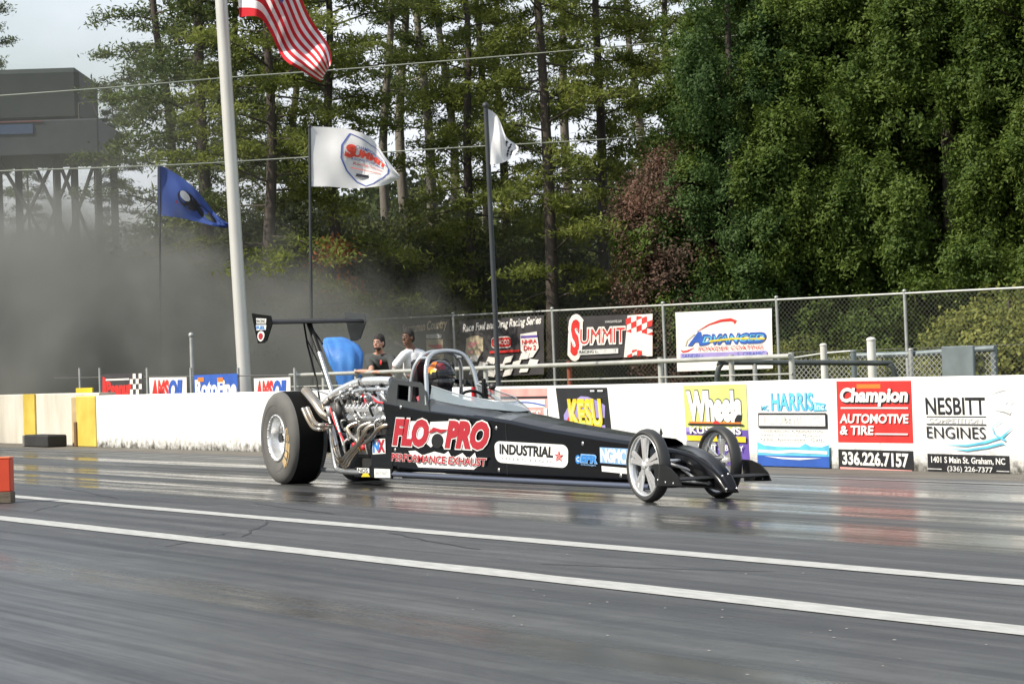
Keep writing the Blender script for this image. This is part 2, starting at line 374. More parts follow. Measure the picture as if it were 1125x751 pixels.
def barrier(name, x0, x1, y, top, m, label, thick=.28):
    b = MB(); n = max(1, int((x1 - x0) / 3.0)); xs = [x0 + (x1 - x0) * i / n for i in range(n + 1)]; rr = random.Random(3)
    zt = [top + rr.uniform(-.006, .006) for _ in xs]
    sec = lambda x, z: [(x, y, -.05), (x, y, z - .015), (x, y + .015, z), (x, y + thick - .015, z), (x, y + thick, z - .015), (x, y + thick, -.05)]
    V = []; [V.extend(sec(x, z)) for x, z in zip(xs, zt)]
    Fc = [(i * 6 + k, (i + 1) * 6 + k, (i + 1) * 6 + k + 1, i * 6 + k + 1) for i in range(n) for k in range(5)]
    b.add(V, Fc, m); b.add(V[:6], [(0, 1, 2, 3, 4, 5)], m); b.add(V[-6:], [(5, 4, 3, 2, 1, 0)], m)
    return tag(b.build(name, origin=(x0, y, 0)), label, 'guard wall')
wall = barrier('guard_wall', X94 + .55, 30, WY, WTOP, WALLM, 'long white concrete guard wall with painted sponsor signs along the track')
WO = wall.location
wall2 = barrier('guard_wall', -140, X94 - .35, WY + .35, WTOP + .04, CREAM, 'stained cream concrete guard wall carrying a painted yellow stripe, beyond the yellow block')
b = MB(); b.box((X94 + .06, WY + .14, .405), (.96, .32, .81), YCON, bev=.012); b.box((X94 - .62, WY + .16, .40), (.34, .28, .80), mat('tan_concrete', (.46, .34, .18), .8, var=.2), bev=.012)
b.box((X94 - .42, WY - .03, .20), (.10, .05, .40), mat('brown_bracket', (.16, .09, .04), .7), bev=.01)
tag(b.build('barrier_end_block', origin=(X94, WY, 0)), 'yellow painted concrete end block closing the white guard wall', 'barrier block')
# painted yellow band on the far wall
p = atY(33.5, 455, WY + .345); b = MB(); b.box((p.x, WY + .33, .43), (.66, .03, .87), YCON, bev=.004); b.build('yellow_band', wall2, wall2.location)

def wsign(q, name='painted_sign'):
    s = Surf(*[atY(x, y, WY - .001) for x, y in q]); s.finish = lambda label=None: s.mb.build(name, wall, WO, label); return s
s = wsign([(522, 427), (543, 426.5), (544, 458), (523, 459)]); s.rect(0, 0, 1, 1, PINK); s.rect(.1, .1, .8, .7, WHITE); s.rect(.0, .74, 1, .97, RED); s.finish('faded red sign half hidden behind the cockpit')
s = wsign([(549.5, 427), (601, 426), (603, 470), (552, 470)]); s.rect(0, 0, 1, 1, PINK); s.rect(0, .74, 1, .80, BLACK); s.rect(.04, .52, .95, .72, WHITE)
s.stroke([(.05 + .9 * i / 10, .56 + .09 * math.sin(math.pi * i / 10)) for i in range(11)], .035, BLUE); s.text('TIRES', .30, .22, .86, .44, WHITE, .02); s.rect(.93, 0, 1, .5, WHITE); s.rect(.1, .02, .9, .14, WHITE); s.finish('faded red and white sign')
s = wsign([(610.5, 426), (667, 425.5), (674, 492), (619, 492)]); s.rect(0, 0, 1, 1, BLACK)
s.poly([(.08, .34), (.10, .55), (.25, .74), (.48, .86), (.62, .85), (.85, .76), (.93, .7), (.9, .5), (.4, .5), (.22, .34)], LAV); s.poly([(.06, .28), (.10, .40), (.28, .62), (.3, .45), (.16, .24)], RED)
s.poly([(.25, .28), (.9, .28), (.9, .38), (.25, .36)], LAV); s.poly([(.6, .3), (.8, .3), (.8, .38), (.55, .38)], RED)
s.text('KESU', .235, .36, .85, .78, YEL, .07); s.text('KESU', .24, .38, .84, .75, LIME, .0); s.poly([(.22, .22), (.85, .18), (.85, .26), (.2, .29)], LIME)
s.poly([(.45, .16), (.86, .12), (.98, .0), (.75, .02)], LAV); s.rect(.70, .935, .78, .96, WHITE); s.rect(.84, .935, .94, .96, WHITE, False); s.finish('black sign with yellow letters over a purple globe')
s = wsign([(722, 469), (729, 469), (730, 480), (723, 480)]); s.poly([(.5, 0), (.8, .4), (.6, 1), (.3, .5)], BLACK); s.finish('small dark stain on the white wall')
s = wsign([(751, 423.4), (820, 421.7), (824, 512), (756, 508)]); s.rect(0, 0, 1, 1, PURP); s.rect(0, .44, 1, 1, LIME)
s.rect(0, .40, .1, .46, LAV); s.text('Wheels', .07, .56, .90, .90, BLACK, .085); s.text('Wheels', .07, .56, .90, .90, WHITE, .06); s.rect(.07, .515, .9, .535, ORANGE); s.disc(.52, .52, .05, .03, RED)
s.rect(.06, .49, .95, .51, BLACK); s.text('KUSTOMS', .09, .385, .90, .475, WHITE, .03); s.rect(.03, .29, .98, .36, YEL); s.rect(.02, .12, .5, .28, GREY)
s.text('PAINT & BODY', .22, .18, .94, .25, WHITE, .02); s.text('FABRICATION', .2, .05, .9, .11, LAV, .01); s.finish('lime and purple sign with bubble lettering')
s = wsign([(832, 421), (911, 419.5), (914, 513.5), (835, 511)]); s.text('HARRIS', .20, .67, .78, .87, BLUE, .03); s.text('HARRIS', .195, .675, .775, .875, CYAN, .03)
s.text('MC', .05, .67, .16, .73, CYAN, .02); s.poly([(.78, .66), (.97, .67), (.93, .70), (.95, .75), (.8, .77)], CYAN); s.text('Inc', .81, .68, .93, .75, WHITE, .02)
s.rect(.01, .46, .965, .64, BLACK); s.rect(.025, .485, .945, .615, WHITE); s.text('PLUMBING', .1, .50, .88, .60, FADE, .01)
s.text('COMMERCIAL & RESIDENTIAL', .05, .415, .93, .435, BLACK, 0); s.text('Sales  Service  Repair', .05, .36, .9, .385, BLACK, 0); s.text('Free  Estimates  Call', .05, .31, .9, .335, BLACK, 0)
s.poly([(.0, 0), (1, .0), (1, .27), (.9, .24), (.75, .245), (.68, .28), (.6, .235), (.3, .235), (.1, .25), (.0, .29)], CYAN); s.rect(.0, .0, 1, .13, BLUE)
s.stroke([(.02, .18), (.3, .17), (.5, .185), (.98, .175)], .035, WHITE); s.stroke([(.1, .12), (.35, .10), (.6, .095), (.9, .11)], [.0, .02, .025, .0], WHITE); s.finish('light blue sign with a framed white panel')
s = wsign([(919, 418.6), (1001, 418), (1003.5, 486.5), (921, 485.5)]); s.rect(0, 0, 1, 1, RED); s.rect(.28, .88, .6, .95, ORANGE)
s.text('Champion', .07, .58, .96, .87, BLACK, .07, .15); s.text('Champion', .06, .60, .95, .88, WHITE, .045, .15); s.rect(.06, .55, .96, .575, WHITE)
s.text('AUTOMOTIVE', .05, .32, .96, .46, WHITE, .035, .1); s.text('& TIRE', .05, .13, .50, .27, WHITE, .035, .1); s.rect(.52, .13, .95, .155, WHITE); s.finish('red sign with white script over block letters')
s = wsign([(921, 493), (1003.5, 495.2), (1004.5, 520.5), (922, 516)]); s.rect(0, 0, 1, 1, BLACK); s.text('336.226.7157', .06, .30, .93, .86, WHITE, .035); s.rect(.02, .04, .98, .16, PINK); s.finish('black panel with a white phone number')
s = wsign([(1004, 432), (1118, 431), (1121, 497), (1008, 494)])
s.text('NESBITT', .115, .63, .69, .92, BLACK, .02)
s.rect(.115, .585, .70, .60, BLACK); s.text('COMPETITION', .14, .49, .66, .565, FADE, .03); s.rect(.115, .45, .70, .47, BLACK); s.text('ENGINES', .115, .215, .69, .42, BLACK, .0)
s.stroke([(.28, .10), (.5, .10), (.68, .16), (.85, .26), (.95, .42)], [.004, .03, .04, .03, .004], CYAN); s.stroke([(.34, .04), (.5, .02), (.7, .08), (.85, .15), (.88, .12)], [.004, .03, .035, .03, .004], CYAN)
s.stroke([(.88, .20), (.78, .30), (.76, .42), (.84, .52), (.93, .56)], [.03, .012, .008, .01, .004], CYAN); s.stroke([(.76, .74), (.88, .70), (.92, .66), (.94, .72)], [.004, .03, .03, .004], FADE)
s.stroke([(.70, .98), (.85, 1.06), (.97, 1.10)], [.0, .02, .0], FADE); s.stroke([(.88, .84), (.92, .89), (.97, .88), (.93, .83)], .012, FADE); s.finish('white sign with black letters and a cyan swoosh')
s = wsign([(1019, 498), (1109, 500.5), (1110, 525), (1020, 521.5)]); s.rect(0, 0, 1, 1, BLACK); s.text('1401 S Main St. Graham, NC', .05, .56, .95, .88, WHITE, .02); s.text('(336) 226-7377', .25, .16, .80, .46, FADE, .02)
s.rect(0, .28, .18, .32, FADE); s.rect(.85, .28, 1, .32, FADE, False); s.finish('black panel with a white address')

# small things by the wall
b = MB(); q = gnd(50, 490.5); RUB = mat('black_rubber', (.02, .02, .02), .7, var=.3, bump=.3)
b.box((q.x, q.y, .10), (1.25, .34, .2), RUB, bev=.02); b.box((q.x - .66, q.y + .0, .095), (.09, .35, .19), mat('grey_block_end', (.16, .16, .15), .8, var=.2), bev=.01)
tag(b.build('rubber_block', origin=(q.x, q.y, 0)), 'long black rubber block lying in front of the cream wall', 'rubber block')
b = MB(); q = gnd(75, 487.5); b.tube([(q.x - .4, q.y, .05), (q.x, q.y + .02, .06), (q.x + .42, q.y - .02, .04)], .05, RUB, 8)
tag(b.build('rubber_strip', origin=(q.x, q.y, 0)), 'thin black rubber strip lying beside the long black block', 'rubber strip')
# red-topped lane block at the left edge
q = gnd(12.5, 552.5, .004); b = MB(); OR = mat('red_orange_board', (.62, .06, .02), .6, var=.12, vscale=3); WD = mat('weathered_timber', (.17, .14, .10), .85, color2=(.09, .07, .05), vscale=9, stretch=(1, 1, 4), bump=.4)
blk = empty('lane_divider_block', (q.x, q.y, 0), 'red box on a weathered timber base standing on the white line at the left edge', 'divider block')
BRT = Matrix.Rotation(math.atan2(R0.y, R0.x), 3, 'Z'); bc = Vector((q.x, q.y, 0)) - R0 * .31 + F0 * .10
b.box((bc.x, bc.y, .052), (.62, .20, .095), WD, BRT, bev=.006); b.build('timber_base', blk, blk.location)
b = MB(); b.box((bc.x, bc.y, .24), (.61, .19, .28), OR, BRT, bev=.008); b.build('red_box', blk, blk.location)
b = MB(); b.box((bc.x, bc.y, .387), (.614, .194, .014), mat('orange_lid', (.72, .16, .06), .5, var=.1), BRT, bev=.004); b.build('lid', blk, blk.location)

# ---------------------------------------------------------------- chain-link fences
WIRE = mat('fence_wire', (.14, .14, .13), .6, metal=.3)
def chain(mb, A, B, z0, z1, sp=.11, w=.005, m=None):
    A = Vector((A[0], A[1], 0)); B = Vector((B[0], B[1], 0)); L = (B - A).length; d = (B - A) / L; h = z1 - z0; m = m or WIRE; V = []; Fc = []
    n = int(L / sp)
    for i in range(-int(h / sp), n):
        for sg in (1, -1):
            a0 = i * sp if sg == 1 else i * sp + h; a1 = a0 + h * sg; za, zb = z0, z1
            t0, t1 = 0.0, 1.0
            lo, hi = min(a0, a1), max(a0, a1)
            if hi <= 0 or lo >= L: continue
            def cut(t): return a0 + (a1 - a0) * t
            for bound in (0, L):
                t = (bound - a0) / (a1 - a0)
                if 0 < t < 1:
                    if (cut(t + .01) < 0) or (cut(t + .01) > L): t1 = min(t1, t)
                    else: t0 = max(t0, t)
            P = A + d * cut(t0) + ZV * (za + (zb - za) * t0); Q = A + d * cut(t1) + ZV * (za + (zb - za) * t1)
            s = (d + ZV * -sg).normalized() * (w / 2); o = len(V); V += [P - s, P + s, Q + s, Q - s]; Fc.append((o, o + 1, o + 2, o + 3))
    mb.add(V, Fc, m)
# tall fence carrying the banners
FA = atD(410, 351, 62.8); FB = atD(1125, 316, 52.3)
fdir = Vector((FB.x - FA.x, FB.y - FA.y, 0)); FL = fdir.length; fdir.normalize(); FTOP = .5 * (FA.z + FB.z)
fn = Vector((fdir.y, -fdir.x, 0)); fn = fn if fn.dot(F0) < 0 else -fn      # towards the camera
def fpt(s, z, off=0): return Vector((FA.x, FA.y, 0)) + fdir * s + ZV * z + fn * off
def fhit(px, py, off=0.0):
    v = ray(px, py); o = fpt(0, 0, off); t = (o - CP).dot(fn) / v.dot(fn); return CP + v * t
S0, S1 = -22, FL + 8
fence = empty('chain_link_fence', fpt(0, 0), 'tall chain link fence hung with banners in front of the trees', 'fence')
b = MB(); chain(b, fpt(S0, 0), fpt(S1, 0), .05, FTOP - .02, sp=.10, w=.0035); b.build('wire_mesh', fence, fence.location)
b = MB(); b.tube([fpt(S0, FTOP), fpt(S1, FTOP)], .024, GALV, 8); b.build('top_rail', fence, fence.location)
pxs = [402, 500, 609, 731, 856, 997, 1135]
ss = [(fhit(x, 380) - fpt(0, 0)).dot(fdir) for x in pxs]; ss = [ss[0] - 3.2 * k for k in (6, 5, 4, 3, 2, 1)] + ss + [ss[-1] + 3]
for s_ in ss:
    b = MB(); b.tube([fpt(s_, 0), fpt(s_ - .03, FTOP + .03)], .033, GALV, 8); b.ell(fpt(s_ - .03, FTOP + .05), (.045, .045, .035), GALV, 8, 6); b.build('post', fence, fence.location)
for zz in (.55, 1.2):
    b = MB(); b.tube([fpt(S0, zz, -.03), fpt(S1, zz, -.03)], .006, WIRE, 5, False); b.build('tension_wire', fence, fence.location)
def banner(q, label, name='banner', sag=.02):
    c = [fhit(x, y, .06) for x, y in q]
    e = tag(MB().build(name), label, 'banner', None); bpy.data.objects.remove(e)
    f = lambda u, v: fn * (sag * math.sin(u * 9 + v * 2) * .5 + sag * math.sin(v * 7 + u * 3) * .4)
    s = Surf(c[0], c[1], c[2], c[3], fn, step=.003, fn=f)
    def fin():
        o = s.mb.build(name, None, tuple(c[3])); tag(o, label, 'banner', 'sponsor banners hanging on fences'); return o
    s.fin = fin
    # cloth body with some thickness
    n = 14; V = []; Fc = []
    for j in range(7):
        for i in range(n + 1): V.append(s.p(i / n, j / 6, -1))
    for j in range(6):
        for i in range(n): k = j * (n + 1) + i; Fc.append((k, k + 1, k + n + 2, k + n + 1))
    s.cloth = lambda m: s.mb.add(V, Fc, m, True)
    return s
DBAN = mat('dark_banner_vinyl', (.05, .046, .05), .5, var=.2, vscale=2); WBAN = mat('white_banner_vinyl', (.78, .74, .70), .5, var=.05, vscale=2)
TB = mat('banner_tan_print', (.50, .42, .28), .6, var=.2)
s = banner([(411, 353), (493, 350), (495, 408), (413, 412)], 'dark banner with gold lettering and a small shield, leftmost on the tall fence'); s.cloth(DBAN)
s.text('Sportsman Country', .38, .70, .97, .92, TB, .03, .2, dv=.08); s.stroke([(.03, .88), (.12, .8), (.25, .62), (.4, .5), (.52, .46)], [.02, .06, .05, .03, .01], TB)
s.rect(.70, .18, .92, .62, TB); s.rect(.72, .42, .90, .52, RED); s.rect(.72, .28, .90, .34, BLACK, False); s.round(.71, .64, .91, .72, FADE, .03); s.fin()
s = banner([(505, 352), (597, 346), (597.5, 411), (506, 415)], 'dark banner with three shields over a wavy black and white chequer'); s.cloth(DBAN)
s.text('Race Fuel and Drag Racing Series', .04, .76, .97, .93, WBAN, .03, .25, dv=.06)
s.poly([(.08, .68), (.15, .72), (.22, .72), (.28, .68), (.28, .45), (.2, .28), (.13, .28), (.07, .45)], TB); s.rect(.09, .52, .27, .61, PINK); s.rect(.1, .42, .26, .46, PINK, False)
s.round(.38, .48, .62, .68, WBAN, .05); s.round(.385, .50, .62, .66, RED, .04); s.text('SUNOCO', .41, .54, .6, .62, WBAN, .02)
s.rect(.36, .40, .72, .44, RED); s.poly([(.74, .70), (.93, .73), (.95, .45), (.88, .30), (.82, .28), (.74, .42)], WBAN); s.rect(.745, .63, .935, .67, PURP); s.text('NHRA', .76, .53, .93, .60, RED, .02); s.text('Div 2', .78, .42, .92, .50, RED, .02)
for i in range(8):
    for j in range(3):
        if (i + j) % 2 == 0:
            u0, u1 = .12 + i * .1, .22 + i * .1; v0 = .02 + j * .11; g = lambda u: .035 * math.sin(u * 10)
            s.poly([(u0, v0 + g(u0)), (u1, v0 + g(u1)), (u1 + .03, v0 + .11 + g(u1)), (u0 + .03, v0 + .11 + g(u0))], WBAN, False)
s.k += 1; s.fin()
s = banner([(623, 348), (716.5, 344.5), (717, 391), (626, 395)], 'dark banner with big red lettering and a red and white chequered right end'); s.cloth(DBAN)
s.poly([(.66, 0), (1, 0), (1, 1), (.72, .98), (.70, .6)], WBAN)
for i in range(5):
    for j in range(7):
        if (i + j) % 2 == 0:
            u0 = .70 + i * .06; v0 = j / 7; k_ = .05 * i; x1 = min(1, u0 + .06)
            vv = [min(1, max(0, v)) for v in (v0 + k_ - .1, v0 + k_ - .05, v0 + k_ + .09, v0 + k_ + .04)]
            s.poly([(u0, vv[0]), (x1, vv[1]), (x1, vv[2]), (u0, vv[3])], RED, False)
s.k += 1
s.stroke([(.04, .72), (.1, .9), (.2, .9)], .03, WBAN); s.text('S', .02, .10, .155, .92, WBAN, .12, .2); s.text('S', .035, .14, .14, .88, RED, .05, .2)
s.text('UMMIT', .15, .34, .69, .71, WBAN, .06, .1); s.text('UMMIT', .15, .35, .69, .70, RED, .0, .1); s.rect(.12, .10, .60, .22, FADE); s.text('RACING EQUIPMENT', .14, .12, .58, .20, BLACK, .01); s.text('www.summit.com', .46, .82, .66, .90, FADE, .0); s.fin()
s = banner([(742, 343), (847.5, 338.5), (849, 404.5), (744, 408)], 'white banner with a red arc over blue block letters', sag=.01); s.cloth(WBAN)
s.stroke([(.05, .36), (.07, .33), (.12, .34), (.19, .39)], [.01, .03, .03, .005], RED); s.stroke([(.22, .66), (.35, .77), (.48, .83), (.58, .84), (.63, .81), (.62, .77)], [.004, .02, .04, .05, .04, .01], RED)
s.stroke([(.10, .42), (.12, .52), (.2, .62)], .01, TB); s.text('A', .145, .44, .275, .64, BLUE, .06, .3); s.text('DVANCED', .265, .44, .935, .60, BLUE, .06, .3); s.text('DVANCED', .28, .47, .925, .575, CYAN, .0, .3); s.stroke([(.35, .49), (.6, .52), (.93, .5)], .03, YEL); s.text('POWDER COATING', .24, .335, .91, .40, RED, .0, .1)
s.rect(.05, .215, .95, .30, LAV); s.text('SANDBLASTING  336 555  CERAMIC', .07, .225, .93, .285, BLUE, .0)
s.fin()

# ---------------------------------------------------------------- low rail fence behind the wall
RY = 17.0
def rx(px, z=1.05):
    v = ray(px, 400); return CP.x + v.x * (RY / v.y)
low = empty('rail_fence', (rx(600), RY, 0), 'low galvanised rail fence with horizontal wires that the spectators lean on', 'fence')
RAILM = mat('pale_rail', (.48, .48, .44), .5, metal=.35, var=.15)
xa, xb = rx(318), rx(868)
b = MB(); b.tube([(xa, RY, 1.04), (xb, RY, 1.06)], .028, RAILM, 8); b.build('top_rail', low, low.location)
for zz in (.22, .38, .54, .70, .86):
    b = MB(); b.tube([(xa, RY + .03, zz), (xb, RY + .03, zz)], .011, RAILM, 6, False); b.build('rail_wire', low, low.location)
for i, x in enumerate([322, 352, 388, 430, 478, 530, 622, 722, 800, 866]):
    b = MB(); m = mat('rusty_post', (.22, .06, .03), .8) if i == 6 else RAILM; b.tube([(rx(x), RY + .05, 0), (rx(x) - .01, RY + .05, 1.1)], .034, m, 8); b.build('post', low, low.location)
# dark bent handrail and chain fence further right
def Rp(px, py, d): return atD(px, py, d)
hr = empty('handrail', foot(885, 33), 'dark bent pipe handrail standing behind the wall on the right', 'handrail')
b = MB(); b.tube([Rp(787, 425, 33), Rp(788.5, 408, 33), Rp(793, 400, 33), Rp(803, 398, 33), Rp(965, 398.6, 33), Rp(977, 400.5, 33), Rp(982, 407, 33), Rp(985, 425, 33)], .032, DSTEEL, 8, cr=4); b.build('bent_rail', hr, hr.location)
b = MB(); b.tube([foot(829, 33), Rp(829, 398, 33)], .028, GALV, 8); b.build('post', hr, hr.location); b = MB(); b.tube([foot(786.5, 33), Rp(787, 424, 33)], .05, DSTEEL, 8); b.build('post', hr, hr.location)
b = MB(); b.tube([foot(986, 33), Rp(985, 424, 33)], .035, DSTEEL, 8); b.build('post', hr, hr.location)
cf = empty('gate_fence', foot(980, 38), 'waist high chain link fence with blue-grey rail and pale posts at right behind the wall', 'fence')
A = foot(868, 38); B_ = foot(1093, 36); zA = Rp(868, 391, 38).z; zB = Rp(1093, 382.5, 36).z
BR = mat('blue_grey_pipe', (.16, .19, .20), .5, metal=.3, var=.2)
b = MB(); b.tube([A + ZV * (zA - .03), Rp(905, 388, 37.6), Rp(935, 385.5, 37.4)], .014, GALV, 6); b.tube([Rp(935, 391, 37.4), Rp(1000, 389, 37), B_ + ZV * zB], .042, BR, 8); b.build('top_rail', cf, cf.location)
b = MB(); chain(b, A, B_, .05, (zA + zB) / 2 - .03, sp=.075, w=.006, m=GALV); b.build('wire_mesh', cf, cf.location)
WP = mat('white_weathered_post', (.62, .61, .57), .7, var=.15)
for x, y, m, r in ((905, 379, WP, .045), (957.5, 373, WP, .06), (938, 386, BR, .04), (1001, 384, GALV, .035), (1050, 382, GALV, .03), (1092, 381, BR, .045)):
    b = MB(); b.tube([foot(x, 36.9), Rp(x - .5, y, 36.9)], r, m, 10); b.ell(Rp(x - .5, y, 36.9), (r * 1.15, r * 1.15, r * .6), m, 10, 6); b.build('post', cf, cf.location)
b = MB(); q = foot(1052, 36.2); b.box((q.x, q.y, .66), (.48, .05, .95), BR, bev=.01, rot=Matrix.Rotation(math.radians(22), 3, 'Z')); b.build('gate_panel', cf, cf.location)

# ---------------------------------------------------------------- poles and flags
POLE = mat('brushed_aluminium_pole', (.62, .61, .57), .42, metal=.35, var=.05, vscale=2); DPOLE = mat('dark_pole', (.035, .04, .045), .5, var=.2)
def pole(name, label, px0, py0, px1, py1, d, r0, r1, m, top=None):
    a = atD(px1, py1, d); c = atD(px0, py0, d); dr = (c - a) / (c.z - a.z)      # lower and upper image points
    base = a - dr * a.z; t = base + dr * (top if top else c.z)
    e = empty(name, base, label, 'flagpole'); bb = MB(); bb.tube([base, base.lerp(t, .5), t], [r0, (r0 + r1) / 2, r1], m, 16); bb.build('shaft', e, base)
    bb = MB(); bb.lathe([(r0 * 2.2, 0), (r0 * 2.2, .03), (r0 * 1.3, .06), (r0 * 1.02, .1)], base, (0, 0, 1), m, 16); bb.build('base_flange', e, base)
    bb = MB(); bb.ell(t, (r1 * 1.5, r1 * 1.5, r1 * 1.5), m, 10, 8); bb.build('finial', e, base); return e, t
pole('flagpole', 'tall thick silver flagpole leaning slightly left behind the rear wing', 243, 0, 269, 425, 44, .105, .09, POLE, top=10.5)
pole('flagpole', 'thin dark flagpole with the blue flag, rising out of the smoke', 175, 181, 176, 300, 57, .028, .02, DPOLE)
pole('flagpole', 'thin pole with the white shield flag', 340, 139, 341.5, 300, 55, .036, .026, DPOLE)
pole('flagpole', 'slender black pole with the narrow white flag, right behind the rail', 533.5, 116, 547.5, 420, 35, .034, .028, DPOLE)
pole('light_post', 'short grey post in the smoke left of the big flagpole', 210, 368, 212, 430, 45, .035, .03, GALV)
def flag(name, label, pts_top, pts_bot, d, m, wob=.12, nu=36, nv=14, ex=None, matf=None):
    """cloth between two edge curves given at distance d, with folds in depth"""
    def crv(P, t):
        x = t * (len(P) - 1); i = min(int(x), len(P) - 2); f = x - i
        p0 = P[max(i - 1, 0)]; p1 = P[i]; p2 = P[i + 1]; p3 = P[min(i + 2, len(P) - 1)]
        g = lambda a, b, c, e: .5 * (2 * b + (c - a) * f + (2 * a - 5 * b + 4 * c - e) * f * f + (3 * b - a - 3 * c + e) * f ** 3)
        return g(p0[0], p1[0], p2[0], p3[0]), g(p0[1], p1[1], p2[1], p3[1])
    def P(u, v, off=0.0):
        a = crv(pts_top, u); c = crv(pts_bot, u); px = a[0] * (1 - v) + c[0] * v; py = a[1] * (1 - v) + c[1] * v
        dd = d + wob * u ** .6 * (math.sin(u * 11 + v * 3.1) + .45 * math.sin(u * 23 - v * 5) + .3 * math.sin(v * 9 + u * 4)) - off
        return atD(px, py, dd)
    mb = MB(); V = [P(i / nu, j / nv) for j in range(nv + 1) for i in range(nu + 1)]; w = nu + 1
    Fs = {}
    for j in range(nv):
        for i in range(nu):
            mm = matf(i / nu, (j + .5) / nv) if matf else m; k = j * w + i; Fs.setdefault(mm.name, (mm, []))[1].append((k, k + 1, k + w + 1, k + w))
    o0 = 0
    for mm, fc in Fs.values(): mb.add(V, fc, mm, True)
    if ex: ex(mb, P)
    o = mb.build(name, None, tuple(V[0])); return tag(o, label, 'flag', 'flags on poles by the track')
def cloth(name, c, tr=.25):
    m = mat(name, c, .8, var=.05, vscale=3); n = m.node_tree; b_ = n.nodes['Principled BSDF']; b_.inputs['Specular IOR Level'].default_value = .15
    t = n.nodes.new('ShaderNodeBsdfTranslucent'); t.inputs[0].default_value = (*c, 1); mx_ = n.nodes.new('ShaderNodeMixShader'); mx_.inputs[0].default_value = tr
    o = n.nodes['Material Output']; n.links.new(b_.outputs[0], mx_.inputs[1]); n.links.new(t.outputs[0], mx_.inputs[2]); n.links.new(mx_.outputs[0], o.inputs[0]); return m
CW = cloth('white_flag_cloth', (.8, .8, .82)); CR = cloth('red_flag_cloth', (.55, .03, .04)); CB = cloth('blue_flag_cloth', (.05, .09, .30)); CD = cloth('dark_flag_print', (.03, .03, .04)); CBB = cloth('print_blue_cloth', (.10, .14, .42)); CRR = cloth('print_red_cloth', (.75, .10, .07))
def exshield(mb, P):
    def ap(u, v, k): return P(u, 1 - v, .01 * k)
    def stroke(pts, w, m, k):
        n = len(pts); L = []; R_ = []
        for i, (x, y) in enumerate(pts):
            x0, y0 = pts[max(i - 1, 0)]; x1, y1 = pts[min(i + 1, n - 1)]; dx, dy = x1 - x0, y1 - y0; l = math.hypot(dx, dy) or 1
            L.append(ap(x - dy / l * w / 2, y + dx / l * w / 2, k)); R_.append(ap(x + dy / l * w / 2, y - dx / l * w / 2, k))
        mb.add(L + R_, [(i, i + 1, n + i + 1, n + i) for i in range(n - 1)], m, True)
    sh_ = [(.37, .93), (.48, .90), (.60, .86), (.70, .90), (.80, .83), (.84, .62), (.83, .42), (.77, .25), (.66, .08), (.58, .03), (.47, .12), (.36, .30), (.30, .50), (.30, .72), (.37, .93)]
    q = []
    for i in range(len(sh_) - 1):
        for t in range(5): q.append((sh_[i][0] + (sh_[i + 1][0] - sh_[i][0]) * t / 5, sh_[i][1] + (sh_[i + 1][1] - sh_[i][1]) * t / 5))
    stroke(q + [q[0]], .016, CBB, 1)
    def txt(t, u0, v0, u1, v1, m, bold, k, shear=.15):
        V, Fc, bb = textpoly(t, bold, shear); w = bb[2] - bb[0]; h = bb[3] - bb[1]
        mb.add([ap(u0 + (x - bb[0]) / w * (u1 - u0), v0 + (y - bb[1]) / h * (v1 - v0), k) for x, y in V], Fc, m)
    txt('CHAMPIONSHIP', .44, .70, .76, .76, CBB, .01, 2); txt('SUMMIT', .36, .56, .80, .69, CRR, .05, 2); txt('S', .34, .54, .43, .74, CRR, .06, 3)
    txt('RACING EQUIPMENT', .40, .49, .78, .53, CBB, .01, 2); txt('Racing Series', .42, .40, .76, .46, CRR, .0, 2)
    stroke([(.40, .36), (.74, .34)], .012, CRR, 2); stroke([(.46, .24), (.60, .22)], .05, CD, 2)
flag('flag', 'white flag with a blue shield outline and red lettering', [(340.5, 139), (365, 140), (388, 143), (408, 152), (423, 172), (439, 193)], [(341.5, 205), (362, 205), (384, 207), (404, 206), (424, 203), (439, 196)], 55, CW, .08, ex=exshield)
def exblue(mb, P):
    for (cu, cv, ru, rv, m, k) in ((.40, .5, .13, .22, CD, 1), (.62, .58, .13, .24, CD, 1), (.36, .42, .06, .12, CW, 2), (.64, .66, .06, .10, mat('seal_green', (.04, .06, .03), .8), 2)):
        n = 18; V = [P(cu + ru * math.cos(2 * math.pi * i / n), cv + rv * math.sin(2 * math.pi * i / n), .012 * k) for i in range(n)]; mb.add(V, [tuple(range(n))[::-1]], m)
    V = [P(.24, .62, .02), P(.44, .60, .02), P(.45, .66, .02), P(.25, .68, .02)]; mb.add(V, [(0, 1, 2, 3)], CR)
flag('flag', 'blue flag with a dark seal, drooping above the smoke', [(173, 181), (192, 190), (215, 208), (238, 236), (252, 246)], [(173, 236), (195, 239), (218, 244), (238, 249), (252, 251)], 57, CB, .12, ex=exblue)
flag('flag', 'narrow white flag with black print, gathered at its fly end', [(531, 117), (546, 127), (556, 150), (566, 158), (570, 162)], [(535, 181), (548, 180), (558, 176), (568, 168), (571, 166)], 35, CW, .10,
     matf=lambda u, v: CD if (.45 < u < .62 and .15 < v < .85 and (math.sin(u * 60 + v * 14) > .2)) else CW)
flag('national_flag', 'red and white striped flag hanging down from the tall silver flagpole', [(255, -120), (296, -85), (322, -25), (340, 18), (361, 50), (364, 70)], [(263, 19), (284, 19), (297, 36), (311, 64), (330, 77), (352, 90)], 43.4, CR, .55, nu=60, nv=26,
     matf=lambda u, v: (CBB if (u < .4 and v < .5) else (CR if int(v * 13) % 2 == 0 else CW)))

